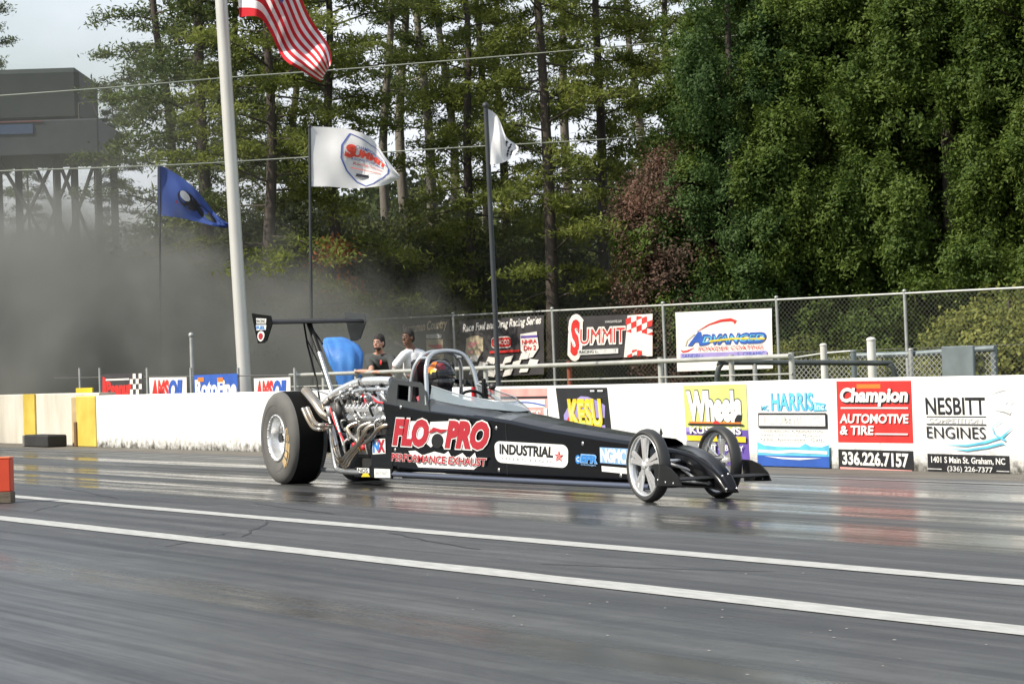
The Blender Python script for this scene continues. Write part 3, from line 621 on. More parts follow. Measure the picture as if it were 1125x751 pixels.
# ---------------------------------------------------------------- small banners on a wire fence left
lb = empty('wire_fence', atY(200, 425, 15.6) * 1.0, 'low wire fence behind the white wall carrying small banners, left of the car', 'fence'); lb.location.z = 0
LBY = 15.6
for x in (86, 108, 160, 208, 260, 322):
    p = atY(x, 420, LBY); b = MB(); b.tube([(p.x, LBY + .03, 0), (p.x, LBY + .03, atY(x, 404, LBY).z)], .022, GALV, 8); b.build('post', lb, lb.location)
b = MB(); b.tube([atY(60, 415, LBY + .03), atY(322, 412, LBY + .03)], .008, WIRE, 6); b.build('top_wire', lb, lb.location)
def lbanner(q, label):
    c = [atY(x, y, LBY) for x, y in q]; c[2].z -= .3; c[3].z -= .3
    s = Surf(*c, mb=MB()); s.fin = lambda: tag(s.mb.build('banner', None, tuple(c[3])), label, 'banner', 'sponsor banners hanging on fences'); return s
vmin = .55    # the lower part hides behind the wall
s = lbanner([(111, 411), (156, 409), (156, 437), (112, 437)], 'small red and white banner at the left end of the wire fence'); s.rect(0, 0, 1, 1, DBAN); s.text('Peanut', .14, .50, .74, .80, RED, .06); s.rect(.12, .46, .74, .50, WBAN); s.rect(.10, .84, .70, .88, WBAN, False)
s.poly([(.02, .4), (.14, .4), (.12, .9), (.05, .95)], RED)
for i in range(4):
    for j in range(4):
        if (i + j) % 2 == 0: s.rect(.72 + i * .07, .5 + j * .12, .79 + i * .07, .62 + j * .12, WBAN, False)
s.k += 1; s.fin()
def oil(s):
    s.rect(0, 0, 1, 1, WBAN); s.text('AMS', .06, .45, .52, .90, RED, .06, .15); s.text('OIL', .54, .45, .94, .90, BLUE, .06, .15); s.fin()
oil(lbanner([(164, 414.5), (205, 414), (205, 437), (165, 437)], 'white banner with red and blue letters beside the purple banner'))
s = lbanner([(213, 412), (261, 410), (262, 437), (214, 437)], 'purple banner with pale lettering left of the big flagpole'); s.rect(0, 0, 1, 1, BLUE); s.rect(0, 0, 1, .5, LAV); s.text('RotoFine', .04, .48, .96, .86, WBAN, .05); s.rect(.1, .84, .24, .94, ORANGE); s.rect(.55, .82, .68, .92, ORANGE, False); s.fin()
oil(lbanner([(279, 415.5), (319, 414), (319, 437), (280, 437)], 'white banner with red and blue letters directly behind the rear tyre'))
tag(MB().box(atY(93, 431, LBY), (.9, .03, .16), YEL, bev=.005).build('warning_board', None, tuple(atY(93, 431, LBY))), 'small yellow board peeking over the wall beside the smoke', 'board')

# ---------------------------------------------------------------- tower far left
TD = 88.0
DT = mat('dark_tower_cladding', (.012, .020, .018), .8, color2=(.022, .032, .030), vscale=.6); DK = mat('tower_deck', (.025, .033, .038), .7, var=.2); TW = mat('tower_timber', (.035, .03, .028), .8, var=.3)
Rr = R0; base = foot(20, TD)
tw = empty('timing_tower', base, 'dark raised timing tower on braced legs standing in the smoke at far left', 'tower')
def tpt(px, z, dd=0): p = CP + F0 * (TD + dd) + R0 * ((px - 562.5) / FPX * TD); return Vector((p.x, p.y, z))
def tz(px, py): return atD(px, py, TD).z
def tbox(px0, px1, z0, z1, dep, m, bev=.08, d0=0, nm='cabin'):
    b = MB(); a = tpt(px0, z0, d0); c = tpt(px1, z0, d0); w = (c - a).length; mid = (a + c) / 2 + F0 * dep / 2
    b.box((mid.x, mid.y, (z0 + z1) / 2), (w, dep, z1 - z0), m, rot=Matrix.Rotation(math.atan2(R0.y, R0.x), 3, 'Z'), bev=bev); return b.build(nm, tw, base)
zt0, zt1, zd0 = tz(60, 133), tz(60, 74), tz(100, 170)
tbox(-170, 95, zt0, zt1, 4.2, DT, .15); tbox(-180, 117, zd0, zt0 + .02, 5.0, DK, .04, -.4, 'deck')
b = MB(); b.box(tpt(0, zt0 - .25, -.43), (2.6, .03, .3), mat('tower_blue_sign', (.02, .05, .11), .6), rot=Matrix.Rotation(math.atan2(R0.y, R0.x), 3, 'Z')); b.box(tpt(0, zt0 - .02, -.43), (3.2, .03, .04), mat('tower_red_trim', (.12, .03, .03), .7), rot=Matrix.Rotation(math.atan2(R0.y, R0.x), 3, 'Z')); b.build('sign_strip', tw, base)
b = MB(); b.tube([tpt(96, zt0, -.3), tpt(96, zt0 + .5, -.3), tpt(110, zt0 + .55, -.3), tpt(116, zt0 + .1, -.3)], .03, TW, 6); b.build('handrail', tw, base)
for x in (-160, -60, 4, 68, 113):
    for dd in (0, 3.6):
        b = MB(); a = tpt(x, 0, dd); b.box((a.x, a.y, zd0 / 2), (.2, .2, zd0), TW, bev=.01); b.build('leg', tw, base)
for x0, x1 in ((-160, -60), (-60, 4), (4, 68), (68, 113), (40, 90)):
    for za, zb in ((zd0, zd0 - 3.4), (zd0 - 3.4, zd0)):
        b = MB(); b.tube([tpt(x0, za, 0), tpt(x1, zb, 0)], .06, TW, 6); b.build('brace', tw, base)
tbox(-180, 122, zd0 - 4.1, zd0 - 3.3, 4.4, TW, .03, 0, 'lower_floor')

# ---------------------------------------------------------------- overhead wires
WM = mat('pale_cable', (.40, .42, .35), .5)
def cable(pts, d, label):
    P = [atD(x, y, dd) for (x, y), dd in zip(pts, d)]; b = MB(); b.tube(P, .013, WM, 6, cr=6); tag(b.build('overhead_cable', None, tuple(P[0])), label, 'cable', 'overhead cables in front of the trees')
cable([(-500, 140), (60, 101), (255, 85), (430, 72), (800, 40), (1300, -10)], [50, 53, 56, 58, 61.5, 64], 'upper pale cable running in front of the pines')
cable([(-400, 200), (120, 184), (300, 175), (490, 163), (727, 149), (1300, 110)], [54, 56, 58, 59, 61, 64], 'lower pale cable crossing behind the narrow white flag')

# ---------------------------------------------------------------- trees
def leafmat(name, c1, c2, tr=.25, sc=1.2, rough=.6):
    m = bpy.data.materials.new(name); m.use_nodes = True; n = m.node_tree; b_ = n.nodes['Principled BSDF']; L = n.links.new
    g = n.nodes.new('ShaderNodeNewGeometry'); ns = n.nodes.new('ShaderNodeTexNoise'); ns.inputs['Scale'].default_value = sc; ns.inputs['Detail'].default_value = 3
    L(g.outputs['Position'], ns.inputs['Vector']); wn = n.nodes.new('ShaderNodeTexNoise'); wn.inputs['Scale'].default_value = 9; L(g.outputs['Position'], wn.inputs['Vector'])
    a = n.nodes.new('ShaderNodeMath'); a.operation = 'ADD'; L(ns.outputs[0], a.inputs[0]); L(wn.outputs[0], a.inputs[1])
    r = n.nodes.new('ShaderNodeMapRange'); r.inputs[1].default_value = .8; r.inputs[2].default_value = 1.2; L(a.outputs[0], r.inputs[0])
    x = n.nodes.new('ShaderNodeMixRGB'); x.inputs[1].default_value = (*c1, 1); x.inputs[2].default_value = (*c2, 1); L(r.outputs[0], x.inputs[0]); L(x.outputs[0], b_.inputs['Base Color'])
    b_.inputs['Roughness'].default_value = rough; b_.inputs['Specular IOR Level'].default_value = .25
    t = n.nodes.new('ShaderNodeBsdfTranslucent'); L(x.outputs[0], t.inputs[0]); mx_ = n.nodes.new('ShaderNodeMixShader'); mx_.inputs[0].default_value = tr
    o = n.nodes['Material Output']; L(b_.outputs[0], mx_.inputs[1]); L(t.outputs[0], mx_.inputs[2]); L(mx_.outputs[0], o.inputs[0]); return m
BARK = mat('pine_bark', (.045, .036, .03), .9, color2=(.09, .072, .06), vscale=3, stretch=(3, 3, .5), bump=.6, bscale=14)
BARK2 = mat('grey_bark', (.12, .105, .09), .9, color2=(.20, .18, .15), vscale=3, stretch=(3, 3, .5), bump=.5, bscale=14)
PINE = leafmat('pine_needles', (.10, .13, .028), (.25, .28, .065), .5)
PINED = leafmat('dark_needles', (.055, .082, .028), (.14, .175, .052), .45)
LEY = leafmat('cypress_foliage', (.060, .105, .020), (.135, .190, .036), .40, .9)
BUSH = leafmat('undergrowth_leaves', (.05, .07, .028), (.14, .16, .05), .35)
RUST = leafmat('rusty_leaves', (.10, .075, .055), (.20, .11, .08), .35)
YELG = leafmat('yellow_green_leaves', (.09, .12, .03), (.34, .35, .09), .45)
def quads(C, n, spread, l, w, rng, up=0.0, out=None):
    """C (k,3) centres -> k*n leaf quads scattered around them; normals lean up (and along out)"""
    k = len(C); P = np.repeat(C, n, 0) + rng.normal(size=(k * n, 3)) * spread
    nn = rng.normal(size=(k * n, 3)) * .75; nn[:, 2] += up
    if out is not None: nn += np.repeat(out, n, 0)
    nn /= np.linalg.norm(nn, axis=1)[:, None]
    a = rng.normal(size=(k * n, 3)); a -= (a * nn).sum(1)[:, None] * nn; a /= np.linalg.norm(a, axis=1)[:, None]; b_ = np.cross(nn, a)
    L = l * rng.uniform(.6, 1.3, (k * n, 1)); Wd = w * rng.uniform(.7, 1.3, (k * n, 1))
    V = np.stack([P - a * L / 2, P + b_ * Wd / 2, P + a * L / 2, P - b_ * Wd / 2], 1); return V.reshape(-1, 3)
def pine(name, label, H, seed, m, bark, lo=.12, reach=3.0, droop=.12, nb=92, dens=25, r0=.17, cat='tree', sparse=0.0):
    rng = np.random.default_rng(seed); rr = random.Random(seed)
    e = empty(name, (0, 0, 0), label, cat, 'trees beyond the fence'); t = MB()
    bend = [(rr.uniform(-.15, .15), rr.uniform(-.15, .15)) for _ in range(6)]
    ax = [Vector((bend[i][0] * i * .5, bend[i][1] * i * .5, H * i / 5)) for i in range(6)]; t.tube(ax, [r0 * (1 - i / 5.4) for i in range(6)], bark, 8, cr=3)
    C = []
    for i in range(nb):
        f = lo + (1 - lo) * (i / nb) ** .9; z = H * f; k = min(int(f * 5), 4); o = ax[k].lerp(ax[k + 1], f * 5 - k)
        a = i * 2.4 + rr.uniform(-.5, .5); L = reach * (1.02 - f) ** .55 * rr.uniform(.55, 1.1)
        if rr.random() < sparse: L *= .45
        if rr.random() < .16: continue
        up = rr.choice([.16, .02, .30, .45, -.08]); d = Vector((math.cos(a), math.sin(a), 0)); s = d.cross(ZV)
        pts = [o + d * (L * q) + ZV * (L * (up * q - (droop + .16) * q * q)) for q in (0, .35, .7, 1)]
        t.tube(pts, [r0 * .16, r0 * .11, r0 * .06, .008], bark, 5, False)
        for q in range(dens):
            u = rng.uniform(.22, 1.05) ** .8; g = 1 - abs(u - .65); ls = rng.normal() * .30 * L * .42 * g
            p = o + d * (L * u) + ZV * (L * (up * u - (droop + .16) * u * u) + rng.normal() * .07 + .05) + s * ls
            C.append(p)
    t.build('trunk', e); C = np.array([tuple(p) for p in C])
    npmesh('crown', quads(C, 20, np.array([.16, .16, .06]), .16, .040, rng, 1.0), 4, m, e); return e
def conifer(name, label, H, R, seed, m, bark=BARK, cl=900, n=70, l=.11, w=.055, base=.0, shape='cone', spread=.17, cat='tree', group='trees beyond the fence', hollow=.45, plume=0):
    rng = np.random.default_rng(seed); rr = random.Random(seed); e = empty(name, (0, 0, 0), label, cat, group); t = MB()
    t.tube([(0, 0, 0), (.05, .03, H * .5), (0, .05, H * .95)], [R * .09 + .04, R * .05 + .03, .02], bark, 8, cr=3)
    C = []
    lob = [(rng.uniform(0, 6.28), rng.uniform(.1, .9), rng.uniform(.12, .30)) for _ in range(16)]
    while len(C) < cl:
        f = rng.uniform(base, 1); a = rng.uniform(0, 6.283)
        env = (1 - f) ** .62 * (1 + .12 * math.sin(f * 21)) if shape == 'cone' else math.sin(math.pi * min(1, max(.0, (f - base * .8) / (1.02 - base * .8)))) ** .55
        if shape == 'cone': env *= min(1, .72 + f * 3)
        for (la, lf, lr) in lob:
            env += lr * math.exp(-((f - lf) / .09) ** 2) * math.exp(-(math.atan2(math.sin(a - la), math.cos(a - la)) / .55) ** 2)
        if rng.uniform() > env + .1: continue
        rad = R * env * rng.uniform(hollow, 1) ** .5
        C.append((rad * math.cos(a), rad * math.sin(a), f * H + rng.normal() * .05))
    C = np.array(C)
    for i in range(26):
        c = C[rr.randrange(len(C))]; t.tube([(0, 0, max(.3, c[2] - .5)), (c[0] * .5, c[1] * .5, c[2] - .2), tuple(c)], [.045, .03, .008], bark, 5, False)
    if plume:
        D_ = rng.normal(size=(len(C), plume, 3)); D_ /= np.linalg.norm(D_, axis=2)[:, :, None]; rs_ = rng.uniform(.30, .62, (len(C), 1, 1))
        od = C * np.array([1, 1, 0]); od /= (np.linalg.norm(od, axis=1)[:, None] + .01); lean = (D_[:, :, 2:3] * .35) * od[:, None, :]
        Q = C[:, None, :] + D_ * rs_ * np.array([.85, .85, 1.35]) + lean * rs_; t.build('trunk', e); npmesh('crown', quads(Q.reshape(-1, 3), n, np.array([spread, spread, spread * 1.2]), l, w, rng, .35, (D_ * 1.1).reshape(-1, 3)), 4, m, e); return e
    t.build('trunk', e); ou = C * np.array([1, 1, 0]); ou /= (np.linalg.norm(ou, axis=1)[:, None] + .01); npmesh('crown', quads(C, n, np.array([spread, spread, spread * .8]), l, w, rng, .8, ou * .9), 4, m, e); return e
def put(e, px, d, rz=0.0, sc=1.0, label=None):
    e.location = foot(px, d); e.rotation_euler = (0, 0, rz); e.scale = (sc,) * 3
    if label: e['label'] = label
    return e
PR = [pine('pine_tree', '', 17, 1, PINE, BARK), pine('pine_tree', '', 15, 2, PINE, BARK, .05, 3.4), pine('pine_tree', '', 18, 3, PINED, BARK, .10, 3.0, .2), pine('pine_tree', '', 17, 4, PINED, BARK2, .42, 2.0, .1, 40, 14, .17, sparse=.6)]
used = set()
def tree(kind, px, d, rz, sc, label):
    o = PR[kind] if kind not in used else copy_tree(PR[kind]); used.add(kind); return put(o, px, d, rz, sc, label)
TL = [
 (2, 232, 62, .3, 1.05, 'dark pine directly behind the big silver flagpole'),
 (2, 190, 66, 2.0, .95, 'dark drooping pine between the tower and the silver flagpole'),
 (1, 300, 60, 1.0, 1.0, 'bushy green pine behind the striped flag'),
 (1, 372, 63, 3.3, 1.0, 'bushy green pine behind the white shield flag'),
 (3, 432, 70, .2, 1.0, 'thin bare-trunked pine right of the shield flag'),
 (3, 452, 73, 1.2, 1.1, 'thin bare-trunked pine, middle of the bare group'),
 (3, 476, 71, 2.9, 1.05, 'thin bare-trunked pine left of the narrow white flag'),
 (3, 500, 78, 4.0, 1.1, 'thin bare-trunked pine set back behind the narrow white flag'),
 (0, 520, 66, .8, .92, 'green pine rising behind the narrow white flag'),
 (3, 538, 74, 5.0, 1.0, 'slender pine just right of the narrow white flag pole'),
 (0, 606, 61, 2.2, 1.0, 'tall green pine with a dark trunk in mid picture'),
 (0, 668, 67, 4.4, 1.0, 'tall green pine left of the rusty tree'),
 (1, 560, 72, 5.2, 1.0, 'bushy pine set back between two taller pines'),
 (1, 742, 72, .1, 1.05, 'bushy pine rising behind the rusty tree'),
 (0, 800, 76, 1.7, 1.0, 'pine topping the gap beside the cypress'),
 (3, 630, 76, 2.0, 1.1, 'thin pine trunk set back between the tall green pines'),
 (3, 708, 80, 3.1, 1.1, 'thin pine far back above the rusty tree'),
 (2, 262, 76, 4.1, 1.0, 'dark pine far back behind the striped flag'),
 (2, 330, 80, 5.1, 1.0, 'dark pine far back left of the shield flag'),
 (2, 40, 112, 1.1, .7, 'hazy dark pine behind the timing tower'),
 (2, -60, 96, 2.7, .8, 'hazy dark pine beyond the left edge'),
 (3, 2, 102, .4, 1.0, 'thin twiggy tree above the timing tower'),
 (2, 130, 92, 3.0, .6, 'small hazy pine at the right foot of the timing tower'),
 (0, 1190, 70, 3.7, 1.0, 'green pine behind the right-hand cypress'),
]
for a in TL: tree(*a)
for o in PR:
    pass
# dense cypress screen on the right
cy = [conifer('cypress_tree', '', 12.5, 2.3, 21, LEY, cl=150, n=95, spread=.10, l=.10, w=.045, hollow=.5, plume=17), conifer('cypress_tree', '', 12.0, 2.2, 22, LEY, cl=150, n=95, spread=.10, l=.10, w=.045, hollow=.5, plume=17)]
CL = [(0, 838, 60.5, .0, 1.0, 'bushy cypress behind the white banner'), (1, 948, 60, 1.2, 1.02, 'bushy cypress, second from the left in the dense row'), (0, 1052, 59, 2.8, 1.05, 'bushy cypress near the right edge of the dense row'), (1, 1150, 58, 4.4, 1.0, 'bushy cypress at the right edge of the picture'),
      (1, 1260, 57, .7, 1.0, 'cypress beyond the right edge'), (0, 895, 64, 4.0, 1.08, 'cypress filling the gap behind the white banner'), (1, 1000, 63.5, 5.4, 1.08, 'cypress set back between the two middle ones'), (0, 1100, 62.5, 1.9, 1.08, 'cypress set back near the right edge')]
u2 = set()
for k, px, d, rz, sc, lab in CL:
    o = cy[k] if k not in u2 else copy_tree(cy[k]); u2.add(k); put(o, px, d, rz, sc, lab)
put(conifer('bluish_cypress', 'blue-green cypress on the left end of the dense row, behind the cable', 11, 1.3, 31, leafmat('bluish_foliage', (.050, .098, .028), (.09, .15, .044), .4), cl=80, n=80, spread=.09, l=.09, w=.04, hollow=.5, plume=15), 808, 59.5, 0, 1.0)
put(conifer('rusty_tree', 'rust-coloured dying tree between the pines and the cypress row', 5.6, 1.05, 32, RUST, cl=300, n=110, l=.08, w=.04, shape='oval', base=.05), 738, 60, 0, 1.0)
# undergrowth under the pines and behind the fence
bu = [conifer('leafy_bush', '', 3.6, 1.7, 41, BUSH, cl=330, n=55, l=.12, w=.07, shape='oval', base=.0, group='bushes along the forest edge', cat='bush'), conifer('leafy_bush', '', 3.0, 1.8, 42, PINED, cl=330, n=55, l=.12, w=.07, shape='oval', base=.0, group='bushes along the forest edge', cat='bush')]
yb = conifer('yellow_green_bush', '', 1.9, 1.0, 43, YELG, cl=140, n=45, l=.10, w=.06, shape='oval', base=.0, group='bushes along the forest edge', cat='bush')
u3 = set()
BL = [(90, 66, 1.1, 'left of the drooping pine'), (150, 64, 1.2, 'under the drooping pine'), (215, 64, 1.3, 'at the foot of the dark pine'), (285, 66, 1.3, 'behind the light post'), (345, 66, 1.4, 'behind the shield flag pole'), (410, 68, 1.3, 'behind the first spectator'), (470, 68, 1.35, 'behind the gold-lettered banner'), (530, 69, 1.2, 'behind the narrow flag pole'), (590, 67, 1.1, 'between the two dark banners'), (650, 68, 1.1, 'behind the red-lettered banner'), (700, 66, .9, 'left of the rusty tree'), (770, 66, 1.0, 'right of the rusty tree'),
      (20, 70, 1.1, 'in the smoke under the timing tower'), (375, 76, 1.9, 'high and set back in the gap left of the bare pines'), (455, 80, 1.8, 'high and set back behind the bare pines'), (560, 78, 1.7, 'high and set back behind the slender pine'), (690, 80, 1.8, 'high and set back behind the rusty tree'), (240, 80, 1.8, 'high and set back behind the silver flagpole')]
for i, (px, d, sc, lab) in enumerate(BL):
    k = i % 2; o = bu[k] if k not in u3 else copy_tree(bu[k]); u3.add(k); put(o, px, d, i * 1.3, sc, ('mid green' if k == 0 else 'dark green') + ' bush ' + lab)
YL = [(882, 57.5, .75, 'just right of the white banner'), (930, 57, .6, 'left of the white post'), (1048, 56, .8, 'above the grey gate panel'), (1112, 55.2, 1.15, 'at the right edge behind the fence'), (985, 57, .6, 'behind the white post'), (610, 63, .8, 'above the red-lettered banner'), (1075, 56, 1.0, 'near the right edge of the fence'), (1150, 55, 1.1, 'beyond the right edge')]
for i, (px, d, sc, lab) in enumerate(YL):
    o = yb if i == 0 else copy_tree(yb); put(o, px, d, i * 1.1, sc, 'yellow-green bush ' + lab)
OL = leafmat('orange_leaves', (.25, .09, .03), (.45, .16, .05), .3)
put(conifer('orange_sapling', 'small orange-leaved sapling showing between the shield flag and its pole base', 3.9, .55, 51, OL, cl=40, n=40, shape='oval', base=.6, spread=.14, group=None), 366, 61, 0, 1.0)
# far wood closing the horizon
rng = np.random.default_rng(5)
C = []
for i in range(5200):
    a = rng.uniform(-1.9, 1.9); rr_ = rng.uniform(105, 125); px = 0; d = F0 * math.cos(a) + R0 * math.sin(a); p = CP + d * rr_
    if abs(a) < .22: p = CP + d * rr_ * 1.05
    h = 5.5 + 2.5 * math.sin(a * 17) + 1.6 * math.sin(a * 41); C.append((p.x, p.y, h * rng.uniform(0, 1) ** .8))
fw = npmesh('far_wood', quads(np.array(C), 26, np.array([.9, .9, .6]), .7, .45, rng, .3), 4, leafmat('far_wood_leaves', (.03, .045, .02), (.07, .09, .035), .2, .3)); tag(fw, kind='stuff', label='far wood beyond the trees', cat='wood')

# ---------------------------------------------------------------- smoke
def smoke():
    c0 = CP + F0 * 61 + R0 * (-5); b = MB(); b.box((0, 0, 0), (34, 27, 11), None, rot=Matrix.Rotation(math.atan2(R0.y, R0.x), 3, 'Z'))
    o = b.build('exhaust_smoke'); o.location = (c0.x, c0.y, 5.52); tag(o, 'dense grey exhaust smoke drifting behind the wall', 'smoke', kind='stuff')
    m = bpy.data.materials.new('grey_smoke'); m.use_nodes = True; n = m.node_tree; n.nodes.clear(); L = n.links.new
    ou = n.nodes.new('ShaderNodeOutputMaterial'); pv = n.nodes.new('ShaderNodeVolumePrincipled'); L(pv.outputs[0], ou.inputs['Volume'])
    pv.inputs['Color'].default_value = SMOKE_COL; pv.inputs['Anisotropy'].default_value = .1
    g = n.nodes.new('ShaderNodeNewGeometry'); ns = n.nodes.new('ShaderNodeTexNoise'); ns.inputs['Scale'].default_value = .62; ns.inputs['Detail'].default_value = 5; ns.inputs['Roughness'].default_value = .6; L(g.outputs['Position'], ns.inputs['Vector'])
    acc = None
    for (px, d, z, rR, rF, rZ, den) in BLOBS:
        c = CP + F0 * d + R0 * ((px - 562.5) / FPX * d)
        def dot(vec, k):
            s = n.nodes.new('ShaderNodeVectorMath'); s.operation = 'SUBTRACT'; s.inputs[1].default_value = (c.x, c.y, z); L(g.outputs['Position'], s.inputs[0])
            q = n.nodes.new('ShaderNodeVectorMath'); q.operation = 'DOT_PRODUCT'; q.inputs[1].default_value = tuple(Vector(vec) / k); L(s.outputs[0], q.inputs[0]); return q.outputs['Value']
        cc = n.nodes.new('ShaderNodeCombineXYZ'); L(dot(R0, rR), cc.inputs[0]); L(dot(F0, rF), cc.inputs[1]); L(dot(ZV, rZ), cc.inputs[2])
        ln = n.nodes.new('ShaderNodeVectorMath'); ln.operation = 'LENGTH'; L(cc.outputs[0], ln.inputs[0])
        ad = n.nodes.new('ShaderNodeMath'); ad.operation = 'MULTIPLY_ADD'; ad.inputs[1].default_value = -1.35; L(ns.outputs[0], ad.inputs[0]); L(ln.outputs['Value'], ad.inputs[2])
        mr = n.nodes.new('ShaderNodeMapRange'); mr.interpolation_type = 'SMOOTHSTEP'; mr.inputs[1].default_value = -.28; mr.inputs[2].default_value = .36; mr.inputs[3].default_value = den; mr.inputs[4].default_value = 0; L(ad.outputs[0], mr.inputs[0])
        if acc is None: acc = mr.outputs[0]
        else:
            s = n.nodes.new('ShaderNodeMath'); s.operation = 'ADD'; L(acc, s.inputs[0]); L(mr.outputs[0], s.inputs[1]); acc = s.outputs[0]
    L(acc, pv.inputs['Density']); o.data.materials.clear(); o.data.materials.append(m)
SMOKE_COL = (.335, .34, .325, 1)
BLOBS = [(10, 60, 1.2, 6.2, 11, 4.1, .95), (170, 60, .8, 4.8, 9, 3.5, .60), (310, 59, .6, 4.4, 8, 3.2, .34), (395, 56, .5, 2.4, 3, 1.8, .10), (400, 67, 2.0, 5.0, 5, 4.6, .06), (110, 62, 5.0, 5.5, 10, 4.6, .028), (690, 64, 2.6, 4.5, 3.5, 3.6, .05)]
smoke()

# ---------------------------------------------------------------- dragster
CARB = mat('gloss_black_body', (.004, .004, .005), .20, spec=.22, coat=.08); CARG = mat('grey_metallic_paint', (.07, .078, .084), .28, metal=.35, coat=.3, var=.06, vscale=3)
TYRE = mat('racing_slick_rubber', (.006, .006, .006), .85, var=.25, vscale=6, spec=.15); SIDE = mat('scuffed_sidewall', (.085, .083, .078), .75, color2=(.125, .122, .115), vscale=5, bump=.1)
CHR = mat('polished_aluminium', (.86, .86, .85), .24, metal=.72, var=.04, vscale=20); BRSH = mat('machined_metal', (.55, .55, .54), .33, metal=.9, var=.15, vscale=20)
STEEL = mat('stainless_pipe', (.62, .58, .52), .22, metal=1, color2=(.52, .40, .26), vscale=5); CAGE = mat('silver_cage_paint', (.47, .50, .52), .25, metal=.55, coat=.5)
IRON = mat('dark_engine_iron', (.06, .06, .06), .5, metal=.5, var=.4, vscale=15); HOSE = mat('red_hose', (.55, .02, .03), .4, var=.1); BRASS = mat('brass_fitting', (.75, .42, .10), .3, metal=.8)
BLK = mat('satin_black_parts', (.010, .010, .010), .5, var=.3, spec=.3); TANL = mat('tan_tyre_lettering', (.46, .33, .17), .8, var=.25, vscale=12)
SHADE = mat('inner_shadow_black', (.008, .008, .008), .8, var=.2)  # near-black colour painted as the shade inside cockpit, pipe ends, rim openings and nose
CX, CY = -24.48, 10.40
car = empty('dragster', (CX, CY, 0), 'long black dragster with red side lettering, tall rear wing and wide rear slicks', 'dragster')
O = (0, 0, 0)
def lerp_tab(t, x):
    if x <= t[0][0]: return t[0][1]
    for (a, b_), (c, d) in zip(t, t[1:]):
        if x <= c: return b_ + (d - b_) * (x - a) / (c - a)
    return t[-1][1]
WT = [(1.8, .27), (2.7, .27), (6.3, .155)]
def bw(x): return lerp_tab(WT, x)
ZT = [(1.86, .75), (2.76, .672), (3.4, .635), (4.13, .585), (4.79, .515), (5.71, .445), (6.3, .405)]
ZB = [(1.9, .165), (4, .14), (6.4, .125)]
def zt(x): return lerp_tab(ZT, x)
def zb(x): return lerp_tab(ZB, x)
def carpx(px, py, off=.0, y=None):                      # point on the near body side, in car coordinates
    x = 3
    for _ in range(6):
        yy = (-bw(x) if y is None else y) - off; p = atY(px, py, CY + yy); x = p.x - CX
    return Vector((x, yy, p.z))
# body shell
xs = [1.86, 2.1, 2.4, 2.7, 3.0, 3.3, 3.6, 3.9, 4.2, 4.5, 4.8, 5.1, 5.4, 5.7, 6.0, 6.35]
b = MB()
def ring(x):
    w = bw(x); t = zt(x); lo = zb(x); sl = max(0, 1.0) * (2.03 - 1.86) * 1.0
    xb = x + .17 * max(0, 1 - (x - 1.86) / .3)           # slanted rear edge
    return [(xb, -w + .03, lo), (xb, -w, lo + .03), (x, -w, t - .012), (x, -w + .02, t + .012), (x, -w * .55, t + .04), (x, 0, t + .052), (x, w * .55, t + .04), (x, w - .02, t + .012), (x, w, t - .012), (xb, w, lo + .03), (xb, w - .03, lo)]
R_ = [ring(x) for x in xs]; V = [p for r in R_ for p in r]; n = 11
fb = []; fg = []
for i in range(len(xs) - 1):
    for k in range(n):
        f = (i * n + k, (i + 1) * n + k, (i + 1) * n + (k + 1) % n, i * n + (k + 1) % n)
        op = 2.65 < xs[i] < 3.85 and 3 <= k <= 6
        if op: continue
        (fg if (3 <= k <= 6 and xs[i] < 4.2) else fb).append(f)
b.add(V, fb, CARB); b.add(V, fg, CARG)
b.add([(2.0, -.25, .17), (2.0, .25, .17), (1.9, .25, .74), (1.9, -.25, .74)], [(0, 1, 2, 3)], SHADE); b.add([(2.6, -.24, .2), (3.9, -.22, .2), (3.9, .22, .2), (2.6, .24, .2)], [(0, 1, 2, 3)], SHADE)
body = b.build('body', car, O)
b = MB(); b.tube([(2.0, -.262, .122), (4.0, -.222, .112), (6.35, -.15, .100)], .022, mat('blue_grey_rail', (.16, .18, .24), .3, metal=.6), 8); b.tube([(2.0, .262, .122), (6.35, .15, .100)], .022, CAGE, 8); b.box((4.1, 0, .085), (4.3, .30, .012), IRON); b.build('floor_rail', car, O)
for xx in (2.04, 4.35, 5.3):                               # panel joints and fasteners
    pass
b = MB()
for px, py in ((434, 494), (440, 447), (545, 470), (640, 487), (548, 516), (682, 522)):
    p = carpx(px, py, .0); b.lathe([(.0, -.004), (.014, -.004), (.017, 0)], p, (0, 1, 0), BRSH, 12)
b.build('panel_fastener', body, O)
b = MB(); b.box((4.16, -.224, .36), (.006, .003, .42), IRON); b.build('panel_joint', body, O)
